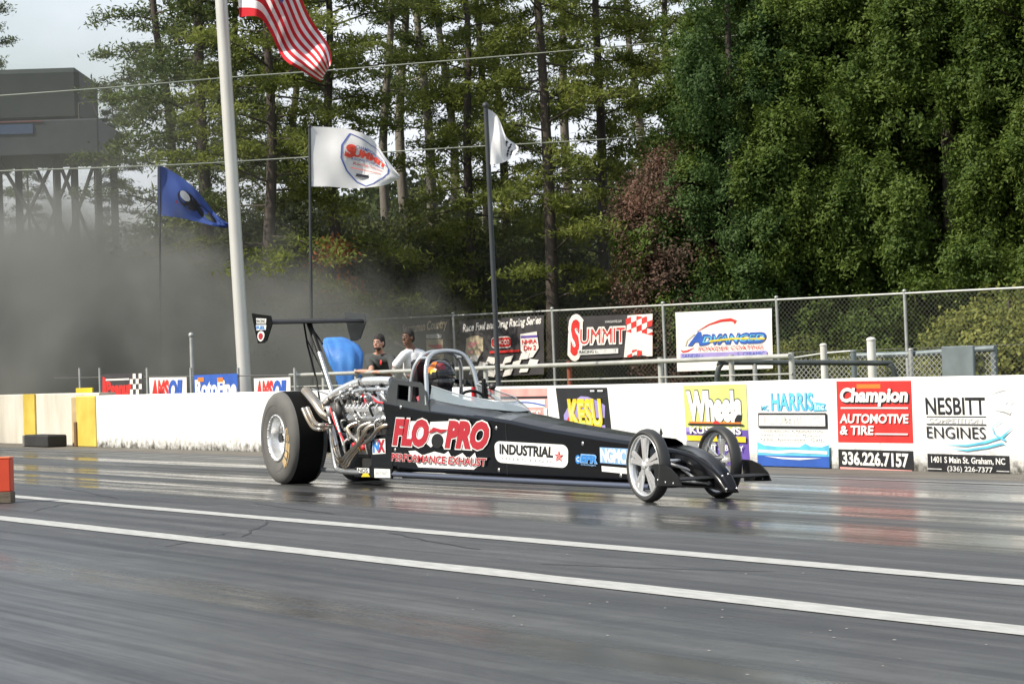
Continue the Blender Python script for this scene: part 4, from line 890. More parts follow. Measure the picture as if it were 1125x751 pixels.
# cockpit surround (grey) with side windows
for sgn in (-1, 1):
    b = MB(); y0 = sgn * .262
    def pl(pts): b.prism([(x, y0 - sgn * .012, z) for x, z in pts] if sgn < 0 else [(x, y0 - sgn * .012, z) for x, z in pts][::-1], (0, sgn * .014, 0), CARG)
    pl([(1.84, .745), (2.13, .722), (2.17, .90), (2.05, .945)]); pl([(2.05, .945), (2.17, .90), (2.60, .872), (2.66, .90), (2.60, .915)])
    pl([(2.13, .722), (2.64, .677), (2.60, .735), (2.15, .775)]); pl([(2.60, .735), (2.64, .677), (2.80, .665), (2.74, .83), (2.66, .90), (2.60, .872)])
    b.build('side_panel', car, O)
    b = MB(); ck = []; n = 10
    for i in range(n + 1):
        x = 2.78 + (4.10 - 2.78) * i / n; ck.append((x, zt(x), lerp_tab([(2.78, .775), (3.3, .72), (3.8, .675), (4.1, .60)], x)))
    V = [(x, sgn * (bw(x) - .006), a - .014) for x, a, c in ck] + [(x, sgn * (bw(x) - .03 - .10 * max(0, (x - 3.5) / .6)), c) for x, a, c in ck] + [(x, sgn * (bw(x) - .05 - .10 * max(0, (x - 3.5) / .6)), c - .004) for x, a, c in ck]
    b.add(V, [(i + q * (n + 1), i + 1 + q * (n + 1), i + 1 + (q + 1) * (n + 1), i + (q + 1) * (n + 1)) for i in range(n) for q in (0, 1)], CARG, True); b.build('cockpit_coaming', car, O)
b = MB(); b.add([(1.84, -.262, .748), (1.84, .262, .748), (2.05, .262, .947), (2.05, -.262, .947)], [(0, 1, 2, 3)], CARG); b.add([(2.05, -.262, .947), (2.05, .262, .947), (2.3, .25, .93), (2.3, -.25, .93)], [(0, 1, 2, 3)], CARG); b.build('rear_cowl', car, O)
# windscreen
GL = mat('smoked_windscreen', (.30, .36, .40), .05, alpha=.62, spec=.9)
b = MB(); n = 22; top = []; bot = []
for i in range(n + 1):
    a = math.pi * i / n - math.pi / 2; y = math.sin(a) * .232; f = abs(math.cos(a)) ** .55; x = 2.76 + 1.20 * f
    zl = lerp_tab([(2.76, .77), (3.3, .715), (3.8, .675), (4.0, .65)], x); bot.append((x + .05 * f, y * 1.02, zl)); top.append((x - .16 * f, y * .93, zl + .075 + .035 * (1 - f)))
b.add(bot + top, [(i, i + 1, n + 2 + i, n + 1 + i) for i in range(n)], GL, True); scr = b.build('windscreen', car, O)
b = MB(); b.tube(top, .006, CAGE, 6, False); b.build('edge_trim', scr, O)
# roll cage
b = MB(); b.tube([(2.37, -.245, .74), (2.40, -.238, .93), (2.44, -.21, 1.07), (2.47, -.13, 1.155), (2.48, 0, 1.175), (2.47, .13, 1.155), (2.44, .21, 1.07), (2.40, .238, .93), (2.37, .245, .74)], .018, CAGE, 10, cr=5); b.build('rear_hoop', car, O)
b = MB(); b.tube([(2.73, -.25, .72), (2.71, -.24, .86), (2.66, -.215, 1.04), (2.62, -.145, 1.145), (2.60, 0, 1.175), (2.62, .145, 1.145), (2.66, .215, 1.04), (2.71, .24, .86), (2.73, .25, .72)], .020, CAGE, 10, cr=5); b.build('front_hoop', car, O)
for P_ in ([(2.45, -.17, 1.12), (2.64, -.17, 1.12)], [(2.45, .17, 1.12), (2.64, .17, 1.12)], [(2.72, .24, .88), (3.25, .225, .70)]): b = MB(); b.tube(P_, .016, CAGE, 8); b.build('cage_brace', car, O)
b = MB(); b.box((2.28, 0, .90), (.05, .36, .42), BLK, bev=.02); b.box((2.34, -.17, .98), (.09, .05, .2), BLK, bev=.02); b.box((2.34, .17, .98), (.09, .05, .2), BLK, bev=.02); b.build('head_restraint', car, O)
b = MB(); b.box((3.0, .16, .80), (.03, .035, .26), BLK, bev=.008); b.box((2.93, .21, .78), (.04, .03, .22), BLK, bev=.008); b.tube([(3.02, .05, .72), (3.02, .05, .86)], .02, HOSE, 8); b.ell((3.1, .19, .86), (.04, .03, .03), IRON); b.build('shift_levers', car, O)
b = MB(); n = 16; b.tube([(3.1 - .03 * math.sin(2 * math.pi * i / n), .13 * math.cos(2 * math.pi * i / n), .73 + .10 * math.sin(2 * math.pi * i / n)) for i in range(n + 1)], .013, BLK, 8, False); b.tube([(3.1, 0, .73), (3.5, 0, .62)], .015, IRON, 8); b.box((3.1, 0, .73), (.02, .2, .03), IRON); b.build('steering_wheel', car, O)
# decals on the near side
class CarSurf(Surf):
    def p(s, u, v, k=None):
        tl, tr, br, bl = s.c; q = bl.lerp(br, u).lerp(tl.lerp(tr, u), v); return Vector((q.x, -bw(q.x) - .0015 - .0018 * (s.k if k is None else k), q.z))
def dsurf(q, y=None, off=.0015): return CarSurf(*[carpx(x, yy, off, y) for x, yy in q])
DR = mat('decal_red', (.42, .022, .034), .35); DW = mat('decal_white', (.82, .82, .80), .35); DB = mat('decal_black', (.012, .012, .012), .35); DBL = mat('decal_blue', (.03, .22, .62), .35); DLB = mat('decal_light_blue', (.25, .45, .75), .4); DG = mat('decal_grey', (.45, .46, .47), .4)
s = dsurf([(433, 458.5), (541, 462.2), (537, 517.5), (431, 511)])
s.poly([(.16, .94), (.34, .95), (.32, .47), (.14, .47)], DW); s.poly([(.40, .94), (.60, .97), (.62, .42), (.55, .42), (.50, .6), (.42, .42), (.37, .5)], DW, False); s.poly([(.66, .62), (.84, .62), (.80, .40), (.70, .40)], DW, False)
s.poly([(.18, .32), (.26, .34), (.34, .25), (.46, .34), (.56, .30), (.60, .36), (.64, .22), (.74, .34), (.80, .22), (.86, .36), (.90, .1), (.86, .02), (.3, .0)], DW)
s.disc(.485, .56, .06, .15, DB)
s.text('FLO', .02, .465, .385, .945, DW, .105, .18); s.text('PRO', .585, .465, .975, .945, DW, .105, .18); s.text('FLO', .02, .465, .385, .945, DR, .068, .18); s.text('PRO', .585, .465, .975, .945, DR, .068, .18)
s.stroke([(.41, .72), (.46, .80), (.52, .76), (.59, .80)], [.02, .08, .08, .01], DR)
s.text('PERFORMANCE EXHAUST', .01, .105, .985, .255, DW, .055, .05); s.text('PERFORMANCE EXHAUST', .01, .105, .985, .255, DR, .025, .05)
s.mb.build('side_lettering', body, O)
s = dsurf([(543, 484), (624.5, 488.5), (624, 514), (545, 507.5)]); s.round(0, 0, 1, 1, DW, .3, .28); s.text('INDUSTRIAL', .07, .42, .80, .86, DB, .04, .1); s.text('I N J E C T I O N', .10, .14, .78, .28, DG, .01)
st = [(.885 + (.065 if i % 2 == 0 else .028) * math.sin(math.pi * i / 5), .48 + (.27 if i % 2 == 0 else .11) * math.cos(math.pi * i / 5)) for i in range(10)]; s.k += 1
for i in range(10): s.mb.add([s.p(.885, .48), s.p(*st[i]), s.p(*st[(i + 1) % 10])], [(0, 1, 2)], DR if i % 2 == 0 else PINK)
s.mb.build('sponsor_decal', body, O)
s = dsurf([(632, 498), (656.5, 499.5), (656, 513.5), (632, 511.5)]); s.disc(.13, .55, .12, .36, DBL); s.text('C', .08, .38, .2, .75, DW, .02); s.text('EFR', .28, .36, .98, .95, DLB, .08, .1); s.text('EFR', .30, .40, .96, .90, DBL, .04, .1); s.text('turbochargers', .30, .08, .98, .26, DLB, .01); s.mb.build('sponsor_decal', body, O)
s = dsurf([(659, 491), (697, 493), (697, 511), (659.5, 508)]); s.rect(0, 0, 1, 1, DLB); s.text('NGMCO', .04, .1, .97, .9, DW, .045); s.mb.build('sponsor_decal', body, O)
s = dsurf([(661, 511.5), (697, 514.5), (697, 521), (661.5, 517.5)]); s.rect(0, 0, .78, 1, DW); s.rect(.84, 0, 1, 1, DW, False); s.text('DIESEL', .2, .3, .6, .7, DG, .0); s.mb.build('sponsor_decal', body, O)

# engine bay
b = MB(); b.box((1.4, 0, .42), (.85, .34, .34), IRON, bev=.03); b.box((1.42, 0, .20), (.8, .26, .16), IRON, bev=.03); b.box((2.0, 0, .40), (.22, .42, .5), BLK, bev=.03); b.lathe([(0, -.02), (.14, -.02), (.16, 0), (.16, .05), (0, .05)], (.93, 0, .4), (1, 0, 0), BRSH, 24); b.build('engine_block', car, O)
eng = [o for o in car.children if o.name.startswith('engine_block')][0]
for sgn in (-1, 1):
    b = MB(); rot = Matrix.Rotation(sgn * math.radians(38), 3, 'X')
    b.box((1.4, sgn * .17, .60), (.82, .16, .13), BRSH, rot, .015); b.box((1.4, sgn * .215, .66), (.78, .14, .06), CHR, rot, .02)
    for k in range(9): b.box((1.06 + k * .085, sgn * .235, .685), (.012, .12, .04), CHR, rot, .004)
    b.build('cylinder_head', eng, O)
b = MB(); b.tube([(1.0, 0, .76), (1.85, 0, .80)], .075, CHR, 16)
for k in range(4):
    for sgn in (-1, 1): b.tube([(1.1 + k * .2, 0, .78), (1.1 + k * .2, sgn * .10, .76), (1.1 + k * .2, sgn * .17, .66)], .032, BRSH, 10, cr=3)
b.build('intake_manifold', eng, O)
b = MB(); b.lathe([(.0, -.06), (.055, -.06), (.075, -.03), (.12, -.02), (.13, .02), (.11, .05), (.05, .07), (.03, .07)], (.62, -.20, .66), (0, 1, 0), IRON, 24)
b.tube([(.62, -.20, .79), (.70, -.20, .80), (.78, -.19, .76)], .045, IRON, 12); b.lathe([(.035, -.1), (.06, -.1), (.065, -.06), (.065, .0)], (.62, -.20, .66), (0, 1, 0), BRSH, 20); b.build('turbocharger', car, O)
b = MB(); b.lathe([(.04, -.07), (.065, -.07), (.08, -.03), (.115, -.01), (.115, .04), (.06, .06)], (1.02, -.12, .80), (0, 1, 0), CHR, 24); b.tube([(1.02, -.12, .91), (1.15, -.12, .92), (1.3, -.1, .88)], .04, CHR, 12); b.build('turbocharger', car, O)
b = MB(); b.tube([(.30, -.22, .52), (.36, -.22, .66), (.52, -.22, .77), (.78, -.21, .855), (1.2, -.20, .925), (1.6, -.20, .935), (1.92, -.20, .93)], [.035, .038, .04, .04, .042, .042, .04], CHR, 14, cr=5)
for x, z in ((.60, .795), (1.3, .93)): b.lathe([(.044, -.012), (.047, -.012), (.047, .012), (.044, .012)], (x, -.21, z), (1, 0, .3), IRON, 16)
b.build('charge_pipe', car, O)
b = MB(); b.tube([(.34, .18, .60), (.7, .2, .82), (1.3, .2, .90), (1.95, .2, .93)], .022, CAGE, 8, cr=4); b.tube([(.80, -.23, .80), (1.3, -.24, .86), (1.95, -.245, .86)], .018, CAGE, 8, cr=3); b.tube([(1.9, -.24, .7), (1.3, -.24, .885)], .014, CAGE, 8); b.tube([(-.05, -.2, .13), (2.05, -.25, .13)], .022, CAGE, 8); b.tube([(-.05, .2, .13), (2.05, .25, .13)], .022, BLK, 8)
b.tube([(.34, -.2, .62), (.05, -.2, .5), (-.1, -.2, .14)], .02, BLK, 8); b.tube([(.34, .2, .62), (.05, .2, .5), (-.1, .2, .14)], .02, BLK, 8); b.tube([(.34, -.2, .62), (.75, -.22, .13)], .016, BLK, 8); b.build('chassis_frame', car, O)
for k, (o1, o2) in enumerate(((0, 0), (.055, .03), (.11, .07), (.15, .12))):
    b = MB(); y = -.27 - .022 * (k % 2)
    b.tube([(1.95 - k * .22, -.22, .55 + .01 * k), (1.86 - k * .22, y - .03, .53), (1.66 - k * .13, y - .04, .43 + .01 * k), (1.36 + o1 * .3, y - .03, .34 + o2 * .4), (1.16 - o1 * .2, y - .02, .25 + o2 * .3), (1.04 - o1 * .3, y - .01, .185 + o2 * .45), (.90 - o1 * .3, y, .20 + o2 * .6), (.76 - o1 * .2, y + .02, .34 + o2 * .5), (.62, -.24, .56)], .021, STEEL, 10, cr=5); b.build('header_pipe', car, O)
b = MB(); b.tube([(.66, -.26, .55), (.70, -.27, .40), (.76, -.27, .19), (.84, -.27, .135), (1.1, -.27, .125), (1.32, -.27, .125)], .026, BRSH, 10, cr=4); b.build('drain_pipe', car, O)
def openpipe(name, pts, r, m):
    b = MB(); b.tube(pts, r, m, 16, caps=False, cr=5); a = Vector(pts[-1]); d = (a - Vector(pts[-2])).normalized(); b.tube([a - d * .08, a + d * .001], r * .86, SHADE, 16, caps=False); b.lathe([(0, 0), (r * .86, 0)], a - d * .07, d, SHADE, 16); b.lathe([(r * .85, 0), (r * 1.02, 0)], a, d, m, 16); return b.build(name, car, O)
openpipe('exhaust_stack', [(.62, -.24, .60), (.55, -.29, .65), (.44, -.31, .74), (.22, -.32, .86)], .052, STEEL)
for k in (0, 1): openpipe('wastegate_pipe', [carpx(362 + k, 468 - k, y=-.30), carpx(353.5 + k, 471 - 4 * k, y=-.43), carpx(345 + 3 * k, 470 - 4 * k, y=-.46), carpx(339 + 4 * k, 462 - 2 * k, y=-.46), carpx(333 + 4.5 * k, 449 - k, y=-.46)], .021, STEEL)
for P_, r_, m_ in (([(.70, -.28, .70), (.84, -.29, .55), (1.02, -.29, .40)], .011, HOSE), ([(.66, -.28, .62), (.76, -.29, .50), (.84, -.29, .36)], .016, BRSH), ([(.78, -.28, .66), (.90, -.29, .52), (.98, -.28, .36)], .013, BRSH), ([(1.25, -.2, .82), (1.4, -.24, .78), (1.5, -.26, .66)], .010, HOSE), ([(1.55, -.22, .84), (1.66, -.26, .76), (1.86, -.26, .74)], .010, HOSE)): b = MB(); b.tube(P_, r_, m_, 8, cr=3); b.build('coolant_hose', car, O)
b = MB()
for i, x in enumerate((1.30, 1.40, 1.50)): b.lathe([(0, -.03), (.022, -.03), (.026, 0), (.022, .02), (0, .02)], (x, -.30, .37 - .01 * i), (0, 1, 0), (HOSE, BRASS, HOSE)[i], 12); b.lathe([(0, 0), (.012, 0), (.012, .05), (0, .05)], (x, -.30, .315), (0, 0, 1), BRASS, 10)
b.build('oil_fittings', eng, O)
b = MB(); rr = random.Random(4)
for i in range(96):
    x, z, y = rr.uniform(.90, 1.93), rr.uniform(.40, .90), -rr.uniform(.16, .27); m = rr.choice([CHR, CHR, BRSH, BRSH, IRON, BLK, HOSE if i % 4 == 0 else CHR])
    t = rr.random()
    b = MB()
    if t < .4: b.lathe([(0, -.02), (.014, -.02), (.02, -.008), (.02, .01), (.012, .02), (0, .02)], (x, y, z), (rr.uniform(-.4, .4), -1, rr.uniform(-.3, .6)), m, 8)
    elif t < .8: q = (x + rr.uniform(-.16, .16), y - .02, z - rr.uniform(.02, .14)); b.tube([(x, y, z), ((x + q[0]) / 2, y - .05, (z + q[2]) / 2 + .03), q], rr.uniform(.005, .013), m, 7, cr=3)
    else: b.ell((x, y, z), (rr.uniform(.012, .028),) * 3, m, 10, 7)
    b.build('engine_fitting', eng, O)
b = MB(); b.box((1.80, -.268, .31), (.46, .012, .31), CARB, bev=.004); b.box((1.62, -.275, .125), (.82, .015, .085), CARB, bev=.004); lp = b.build('lower_side_panel', car, O)
s = Surf((1.62, -.277, .425), (1.90, -.277, .43), (1.90, -.277, .30), (1.62, -.277, .29)); s.rect(0, 0, 1, 1, DW); s.text('N', .08, .15, .5, .88, DBL, .06); s.text('X', .5, .15, .92, .88, DR, .06); s.mb.build('square_sticker', lp, O)
s = Surf((1.66, -.284, .165), (2.0, -.284, .165), (2.0, -.284, .09), (1.66, -.284, .085)); s.rect(0, 0, 1, 1, DW); s.text('RACE PARTS', .1, .3, .9, .7, DG, .0); s.mb.build('square_sticker', lp, O)
s = Surf((1.28, -.284, .165), (1.58, -.284, .165), (1.58, -.284, .09), (1.28, -.284, .085)); s.rect(0, .45, .9, 1, DW); s.poly([(.3, 0), (.95, 0), (.8, .42), (.45, .42)], YEL, False); s.text('NOS', .1, .5, .8, .95, DB, .02); s.mb.build('square_sticker', lp, O)

# rear axle
b = MB(); b.tube([(0, -.5, .4325), (0, .5, .4325)], .045, IRON, 12); b.ell((0, 0, .4325), (.17, .13, .16), IRON); b.tube([(.2, -.02, .42), (.9, 0, .40)], .05, IRON, 12); b.build('rear_axle', car, O)
def rear_wheel(y, sgn):
    c = (0, y, .4325); w = .18
    b = MB(); b.lathe([(0, w * .32), (.05, w * .32), (.055, w * .6), (.035, w * .72), (0, w * .72)], c, (0, sgn, 0), BRSH, 24); wh = b.build('rear_wheel', car, O)
    pr = [(.205, w - .045), (.212, w - .015), (.235, w - .004), (.28, w + .006), (.33, w + .010), (.375, w + .002), (.405, w - .014), (.4225, w - .032), (.431, w - .06)]
    b = MB(); b.lathe(pr, c, (0, sgn, 0), SIDE, 72); b.lathe([pr[-1]] + [(.4325, w * .5), (.4325, 0), (.4325, -w * .5), (.431, -w + .06)], c, (0, sgn, 0), TYRE, 72); b.lathe([(r, -t) for r, t in pr][::-1], c, (0, sgn, 0), SIDE, 72)
    b.lathe([(.305, w + .0105), (.309, w + .0125), (.313, w + .0108)], c, (0, sgn, 0), SIDE, 72)
    def arc(a0, a1, r0, r1):
        n = 10; V = []
        for r in (r0, r1):
            for i in range(n + 1):
                a = math.radians(a0 + (a1 - a0) * i / n); V.append((math.cos(a) * r, y + sgn * (w + .0125 - .004 * (r > .35)), .4325 + math.sin(a) * r))
        b.add(V, [(i, i + 1, n + 2 + i, n + 1 + i) for i in range(n)], TANL)
    for (a0, a1, r0, r1) in ((-52, -38, .27, .35), (-35, -24, .275, .33), (-22, -8, .27, .355), (-5, 6, .28, .34), (8, 18, .27, .33), (-48, -20, .352, .362), (-15, 14, .30, .315)): arc(a0, a1, r0, r1)
    b.build('tyre', wh, O)
    b = MB(); b.lathe([(.205, w - .05), (.216, w - .02), (.221, w - .002), (.214, w + .004), (.200, w - .004), (.192, w - .03), (.185, w * .45), (.165, w * .32), (.12, w * .30), (.095, w * .42), (.06, w * .45), (.0, w * .45)], c, (0, sgn, 0), CHR, 60)
    b.lathe([(.216, -w + .02), (.18, -w + .03), (.18, w * .3)], c, (0, sgn, 0), BRSH, 48)
    for k in range(16):
        a = 2 * math.pi * k / 16; b.lathe([(0, .006), (.008, .006), (.009, 0)], (math.cos(a) * .206, y + sgn * (w - .002), .4325 + math.sin(a) * .206), (0, sgn, 0), BRSH, 8)
    for k in range(5):
        a = 2 * math.pi * k / 5 + .3; b.lathe([(0, .012), (.012, .012), (.013, 0)], (math.cos(a) * .045, y + sgn * (w * .46), .4325 + math.sin(a) * .045), (0, sgn, 0), IRON, 8)
        n = 10; b.add([(math.cos(a + .6) * .135 + .020 * math.cos(2 * math.pi * i / n), y + sgn * (w * .33), .4325 + math.sin(a + .6) * .135 + .020 * math.sin(2 * math.pi * i / n)) for i in range(n)], [tuple(range(n))], SHADE)  # flat dark discs painted as the shaded openings between the spokes
    b.build('rim', wh, O)
rear_wheel(-.36, -1); rear_wheel(.36, 1)
# front axle and wheels
b = MB(); b.tube([(6.62, -.29, .26), (6.62, .29, .26)], .022, BRSH, 10); b.tube([(6.62, -.24, .27), (6.1, -.15, .16)], .014, BRSH, 8); b.tube([(6.62, .24, .27), (6.1, .15, .16)], .014, BRSH, 8); b.tube([(6.74, -.24, .30), (6.74, .24, .30)], .011, CHR, 8)
b.tube([(6.62, -.15, .28), (6.9, -.08, .22)], .012, BRSH, 8); b.tube([(6.62, .15, .28), (6.9, .08, .22)], .012, BRSH, 8); b.ell((6.66, -.24, .27), (.035, .03, .05), IRON); b.ell((6.66, .24, .27), (.035, .03, .05), IRON); b.build('front_axle', car, O)
def front_wheel(y, sgn, steer=0):
    c = (6.62, y, .2675); w = .05
    b = MB(); b.lathe([(0, w * 1.0), (.02, w * 1.0), (.03, w * .8), (.034, w * .2), (.034, -w * .6), (0, -w * .6)], c, (0, sgn, 0), CHR, 24); wh = b.build('front_wheel', car, O)
    b = MB(); b.lathe([(.218, w * .62), (.228, w * .86), (.24, w * .98), (.253, w * .82), (.263, w * .5), (.2675, 0), (.263, -w * .5), (.253, -w * .82), (.24, -w * .98), (.228, -w * .86), (.218, -w * .62)], c, (0, sgn, 0), mat('front_tyre_rubber', (.028, .028, .028), .5, var=.2), 72)
    b.lathe([(.243, w * 1.0), (.245, w * 1.01), (.247, w * .98)], c, (0, sgn, 0), SIDE, 60); b.build('tyre', wh, O)
    b = MB(); b.lathe([(.220, w * .60), (.224, w * .78), (.219, w * .84), (.212, w * .74), (.205, w * .3), (.200, 0), (.205, -w * .4), (.222, -w * .7)], c, (0, sgn, 0), CHR, 60)
    for k in range(5):
        a0 = 2 * math.pi * k / 5 + .32
        for da in (-.11, .11):
            a1 = a0 + da; a2 = a0 + da * 1.35
            p0 = Vector((6.62 + math.cos(a1) * .028, y + sgn * w * .55, .2675 + math.sin(a1) * .028)); p1 = Vector((6.62 + math.cos(a2) * .207, y + sgn * w * .45, .2675 + math.sin(a2) * .207)); d = (p1 - p0).normalized(); s_ = Vector((0, 1, 0)).cross(d)
            e = Vector((0, sgn * .010, 0)); w0, w1 = .013, .021
            V = [p0 - s_ * w0 - e, p0 + s_ * w0 - e, p0 + s_ * w0 * .7 + e, p0 - s_ * w0 * .7 + e, p1 - s_ * w1 - e, p1 + s_ * w1 - e, p1 + s_ * w1 * .7 + e, p1 - s_ * w1 * .7 + e]
            b.add(V, [(0, 1, 2, 3), (4, 7, 6, 5), (0, 4, 5, 1), (1, 5, 6, 2), (2, 6, 7, 3), (3, 7, 4, 0)], CHR)
    b.lathe([(0, w * .62), (.055, w * .62), (.06, w * .5), (.06, w * .2)], c, (0, sgn, 0), CHR, 24); b.build('rim', wh, O)
front_wheel(-.31, -1); front_wheel(.29, 1)
# nose
NZ = [(6.3, .405), (6.5, .395), (6.7, .375), (6.85, .345), (6.98, .30), (7.1, .245), (7.19, .185), (7.25, .125), (7.27, .10)]
b = MB(); R_ = []; xs = [6.28, 6.38, 6.5, 6.62, 6.74, 6.85, 6.95, 7.04, 7.12, 7.19, 7.24, 7.27]
for x in xs:
    t = lerp_tab(NZ, x); w = lerp_tab([(6.28, .153), (6.6, .130), (6.95, .092), (7.15, .075), (7.27, .055)], x); lo = lerp_tab([(6.28, .13), (6.42, .20), (6.55, .26), (6.80, .25), (6.98, .17), (7.10, .10), (7.27, .075)], x); lo = min(lo, t - .02)
    R_.append([(x, -w, lo), (x, -w, t - .03), (x, -w + .012, t - .008), (x, -w + .026, t), (x, -w + .042, t - .008), (x, 0, t - .012), (x, w - .042, t - .008), (x, w - .026, t), (x, w - .012, t - .008), (x, w, t - .03), (x, w, lo)])
n = 11; b.add([p for r in R_ for p in r], [(i * n + k, (i + 1) * n + k, (i + 1) * n + k + 1, i * n + k + 1) for i in range(len(xs) - 1) for k in range(n - 1)], CARB, True); b.add(R_[-1], [tuple(range(n))], CARB)
nose = b.build('nose_cone', car, O)
b = MB(); b.box((6.68, 0, .17), (.78, .15, .10), SHADE, bev=.02); b.box((6.75, 0, .11), (.85, .13, .02), BLK, bev=.005); b.tube([(6.4, -.11, .16), (7.1, -.09, .14)], .014, BRSH, 8); b.tube([(6.5, -.11, .34), (6.95, -.10, .16)], .011, BRSH, 8); b.build('nose_frame', nose, O)
b = MB()
for q in ((7.19, -.03, .19), (7.17, .03, .20), (7.265, -.045, .10), (7.265, .04, .10)): b.ell(q, (.008, .008, .008), CHR, 8, 6)
b.build('nose_fastener', nose, O)
b = MB(); af = [(-.10, .004), (-.07, .016), (-.02, .02), (.05, .012), (.11, 0), (.05, -.006), (-.05, -.008)]
P0 = [(7.05 - x, -.35, .172 + z) for x, z in af]; b.prism(P0, (0, .74, 0), BLK); b.build('front_wing', car, O)
for y in (-.36, .385):
    b = MB(); b.prism([(6.78, y, .285), (6.90, y, .282), (7.02, y, .255), (7.12, y, .20), (7.17, y, .135), (6.80, y, .125)], (0, .01, 0), BLK)
    for x, z in ((6.84, .17), (6.95, .155), (7.06, .15)): b.ell((x, y - .001, z), (.008, .004, .008), CHR, 8, 6)
    b.build('front_end_plate', car, O)
# rear wing
b = MB(); af = [(0, 0), (.03, .022), (.12, .030), (.25, .034), (.40, .046), (.44, .052), (.40, .040), (.25, .012), (.12, -.002), (.03, -.010)]
P0 = [(-.18 - x, -.475, 1.505 + z * .9) for x, z in af]; n = len(P0); V = P0 + [(x, .475, z) for x, _, z in P0]; b.add(V, [(i, (i + 1) % n, n + (i + 1) % n, n + i) for i in range(n)], BLK, False); b.add(V, [tuple(range(n))[::-1], tuple(range(n, 2 * n))], BLK); wing = b.build('rear_wing', car, O)
for y in (-.485, .475):
    b = MB(); b.prism([(-.66, y, 1.615), (-.18, y, 1.575), (-.15, y, 1.50), (-.30, y, 1.345), (-.38, y, 1.325), (-.52, y, 1.325), (-.60, y, 1.47)], (0, .010, 0), CARG if y > 0 else CARB); ep = b.build('wing_end_plate', wing, O)
    if y < 0:
        s = Surf((-.56, y, 1.565), (-.26, y, 1.55), (-.34, y, 1.36), (-.53, y, 1.35), step=.0015); s.rect(.06, .76, .92, 1.0, DW); s.rect(.0, .46, .98, .70, DW, False); s.disc(.5, .18, .42, .24, DW); s.text('RACING', .12, .80, .86, .96, DB, .01); s.text('FUEL', .08, .50, .9, .66, DBL, .03); s.disc(.5, .18, .26, .15, DR); s.mb.build('sticker', ep, O)
b = MB(); b.tube([(-.30, -.05, 1.51), (-.06, -.05, 1.22)], .026, BLK, 10); b.tube([(-.065, -.05, 1.225), (.30, -.05, .72)], .022, BRSH, 10); b.build('wing_strut', car, O)
b = MB(); b.tube([(-.50, -.02, 1.54), (-.42, -.02, 1.30), (-.20, -.03, .96), (-.05, -.04, .58)], .010, BLK, 8); b.tube([(-.46, .0, 1.52), (-.10, .0, 1.3)], .01, BLK, 8); b.tube([(-.44, -.02, 1.36), (.16, -.04, .88)], .006, BLK, 6); b.build('wing_brace', car, O)
b = MB(); b.tube([(-.10, -.1, .78), (.30, -.08, .70), (.30, -.08, .6)], .009, BRSH, 6); b.tube([(-.15, -.1, .88), (.28, -.05, .80)], .007, BRSH, 6); b.build('support_rod', car, O)

# ---------------------------------------------------------------- people
def remesh(mb, name, m, parent, org, vox=.010, sm=6):
    o = mb.build(name); md = o.modifiers.new('r', 'REMESH'); md.mode = 'VOXEL'; md.voxel_size = vox
    s2 = o.modifiers.new('s', 'SMOOTH'); s2.iterations = sm; s2.factor = .5
    dg = bpy.context.evaluated_depsgraph_get(); me = bpy.data.meshes.new_from_object(o.evaluated_get(dg)); bpy.data.objects.remove(o)
    me.materials.clear(); me.materials.append(m); me.polygons.foreach_set('use_smooth', [True] * len(me.polygons)); me.polygons.foreach_set('material_index', [0] * len(me.polygons))
    me.transform(Matrix.Translation(-Vector(org))); me.update(); q = bpy.data.objects.new(name, me); COL.objects.link(q)
    if parent: q.parent = parent
    else: q.location = org
    return q
def limb(b, pts, rs, m):
    b.tube(pts, rs, m, 12, True, cr=3)
    for p, r in zip(pts, rs): b.ell(p, (r, r, r), m, 12, 8)
def hand(b, wrist, d, m, curl=.5, side=1):
    d = Vector(d).normalized(); up = ZV; s = d.cross(up); s = s.normalized() if s.length > .1 else Vector((1, 0, 0)); nrm = s.cross(d); w = Vector(wrist)
    b.ell(w + d * .045, (.045, .045, .03), m, 10, 8); 
    for k, (o, l) in enumerate(((-.030, .062), (-.010, .074), (.011, .070), (.030, .056))):
        a = w + d * .075 + s * o; c = a + d * l * .55 - nrm * .012 * curl; e = c + d * l * .35 - nrm * .04 * curl; b.tube([w + d * .04 + s * o * .8, a, c, e], [.011, .0105, .0095, .008], m, 7)
    a = w + d * .03 + s * .03 * side; b.tube([a, a + d * .03 + s * .028 * side, a + d * .058 + s * .030 * side - nrm * .01], [.013, .0115, .009], m, 7)
def head_parts(b, H_, f, m, sc=1.0):
    """H_: head centre, f: facing (unit)"""
    f = Vector(f).normalized(); s = f.cross(ZV).normalized(); u = s.cross(f); rot = Matrix((s, f, u)).transposed()
    P = lambda x, y, z: Vector(H_) + s * x * sc + f * y * sc + u * z * sc
    b.ell(P(0, -.01, .02), (.075 * sc, .092 * sc, .10 * sc), m, 20, 14, rot); b.ell(P(0, .022, -.05), (.056 * sc, .062 * sc, .066 * sc), m, 16, 10, rot)
    b.tube([P(0, .078, .022), P(0, .102, -.012), P(0, .085, -.028)], [.008, .014, .010], m, 8); b.ell(P(0, .078, -.055), (.026 * sc, .014 * sc, .010 * sc), m, 10, 6, rot); b.ell(P(0, .068, -.092), (.025 * sc, .02 * sc, .018 * sc), m, 10, 6, rot)
    b.ell(P(0, .07, .045), (.05 * sc, .018 * sc, .012 * sc), m, 10, 6, rot)
    for q in (-1, 1): b.ell(P(q * .078, -.01, -.005), (.012 * sc, .022 * sc, .034 * sc), m, 10, 8, rot); b.ell(P(q * .04, .05, -.015), (.024 * sc, .02 * sc, .02 * sc), m, 10, 6, rot)
    return P, rot
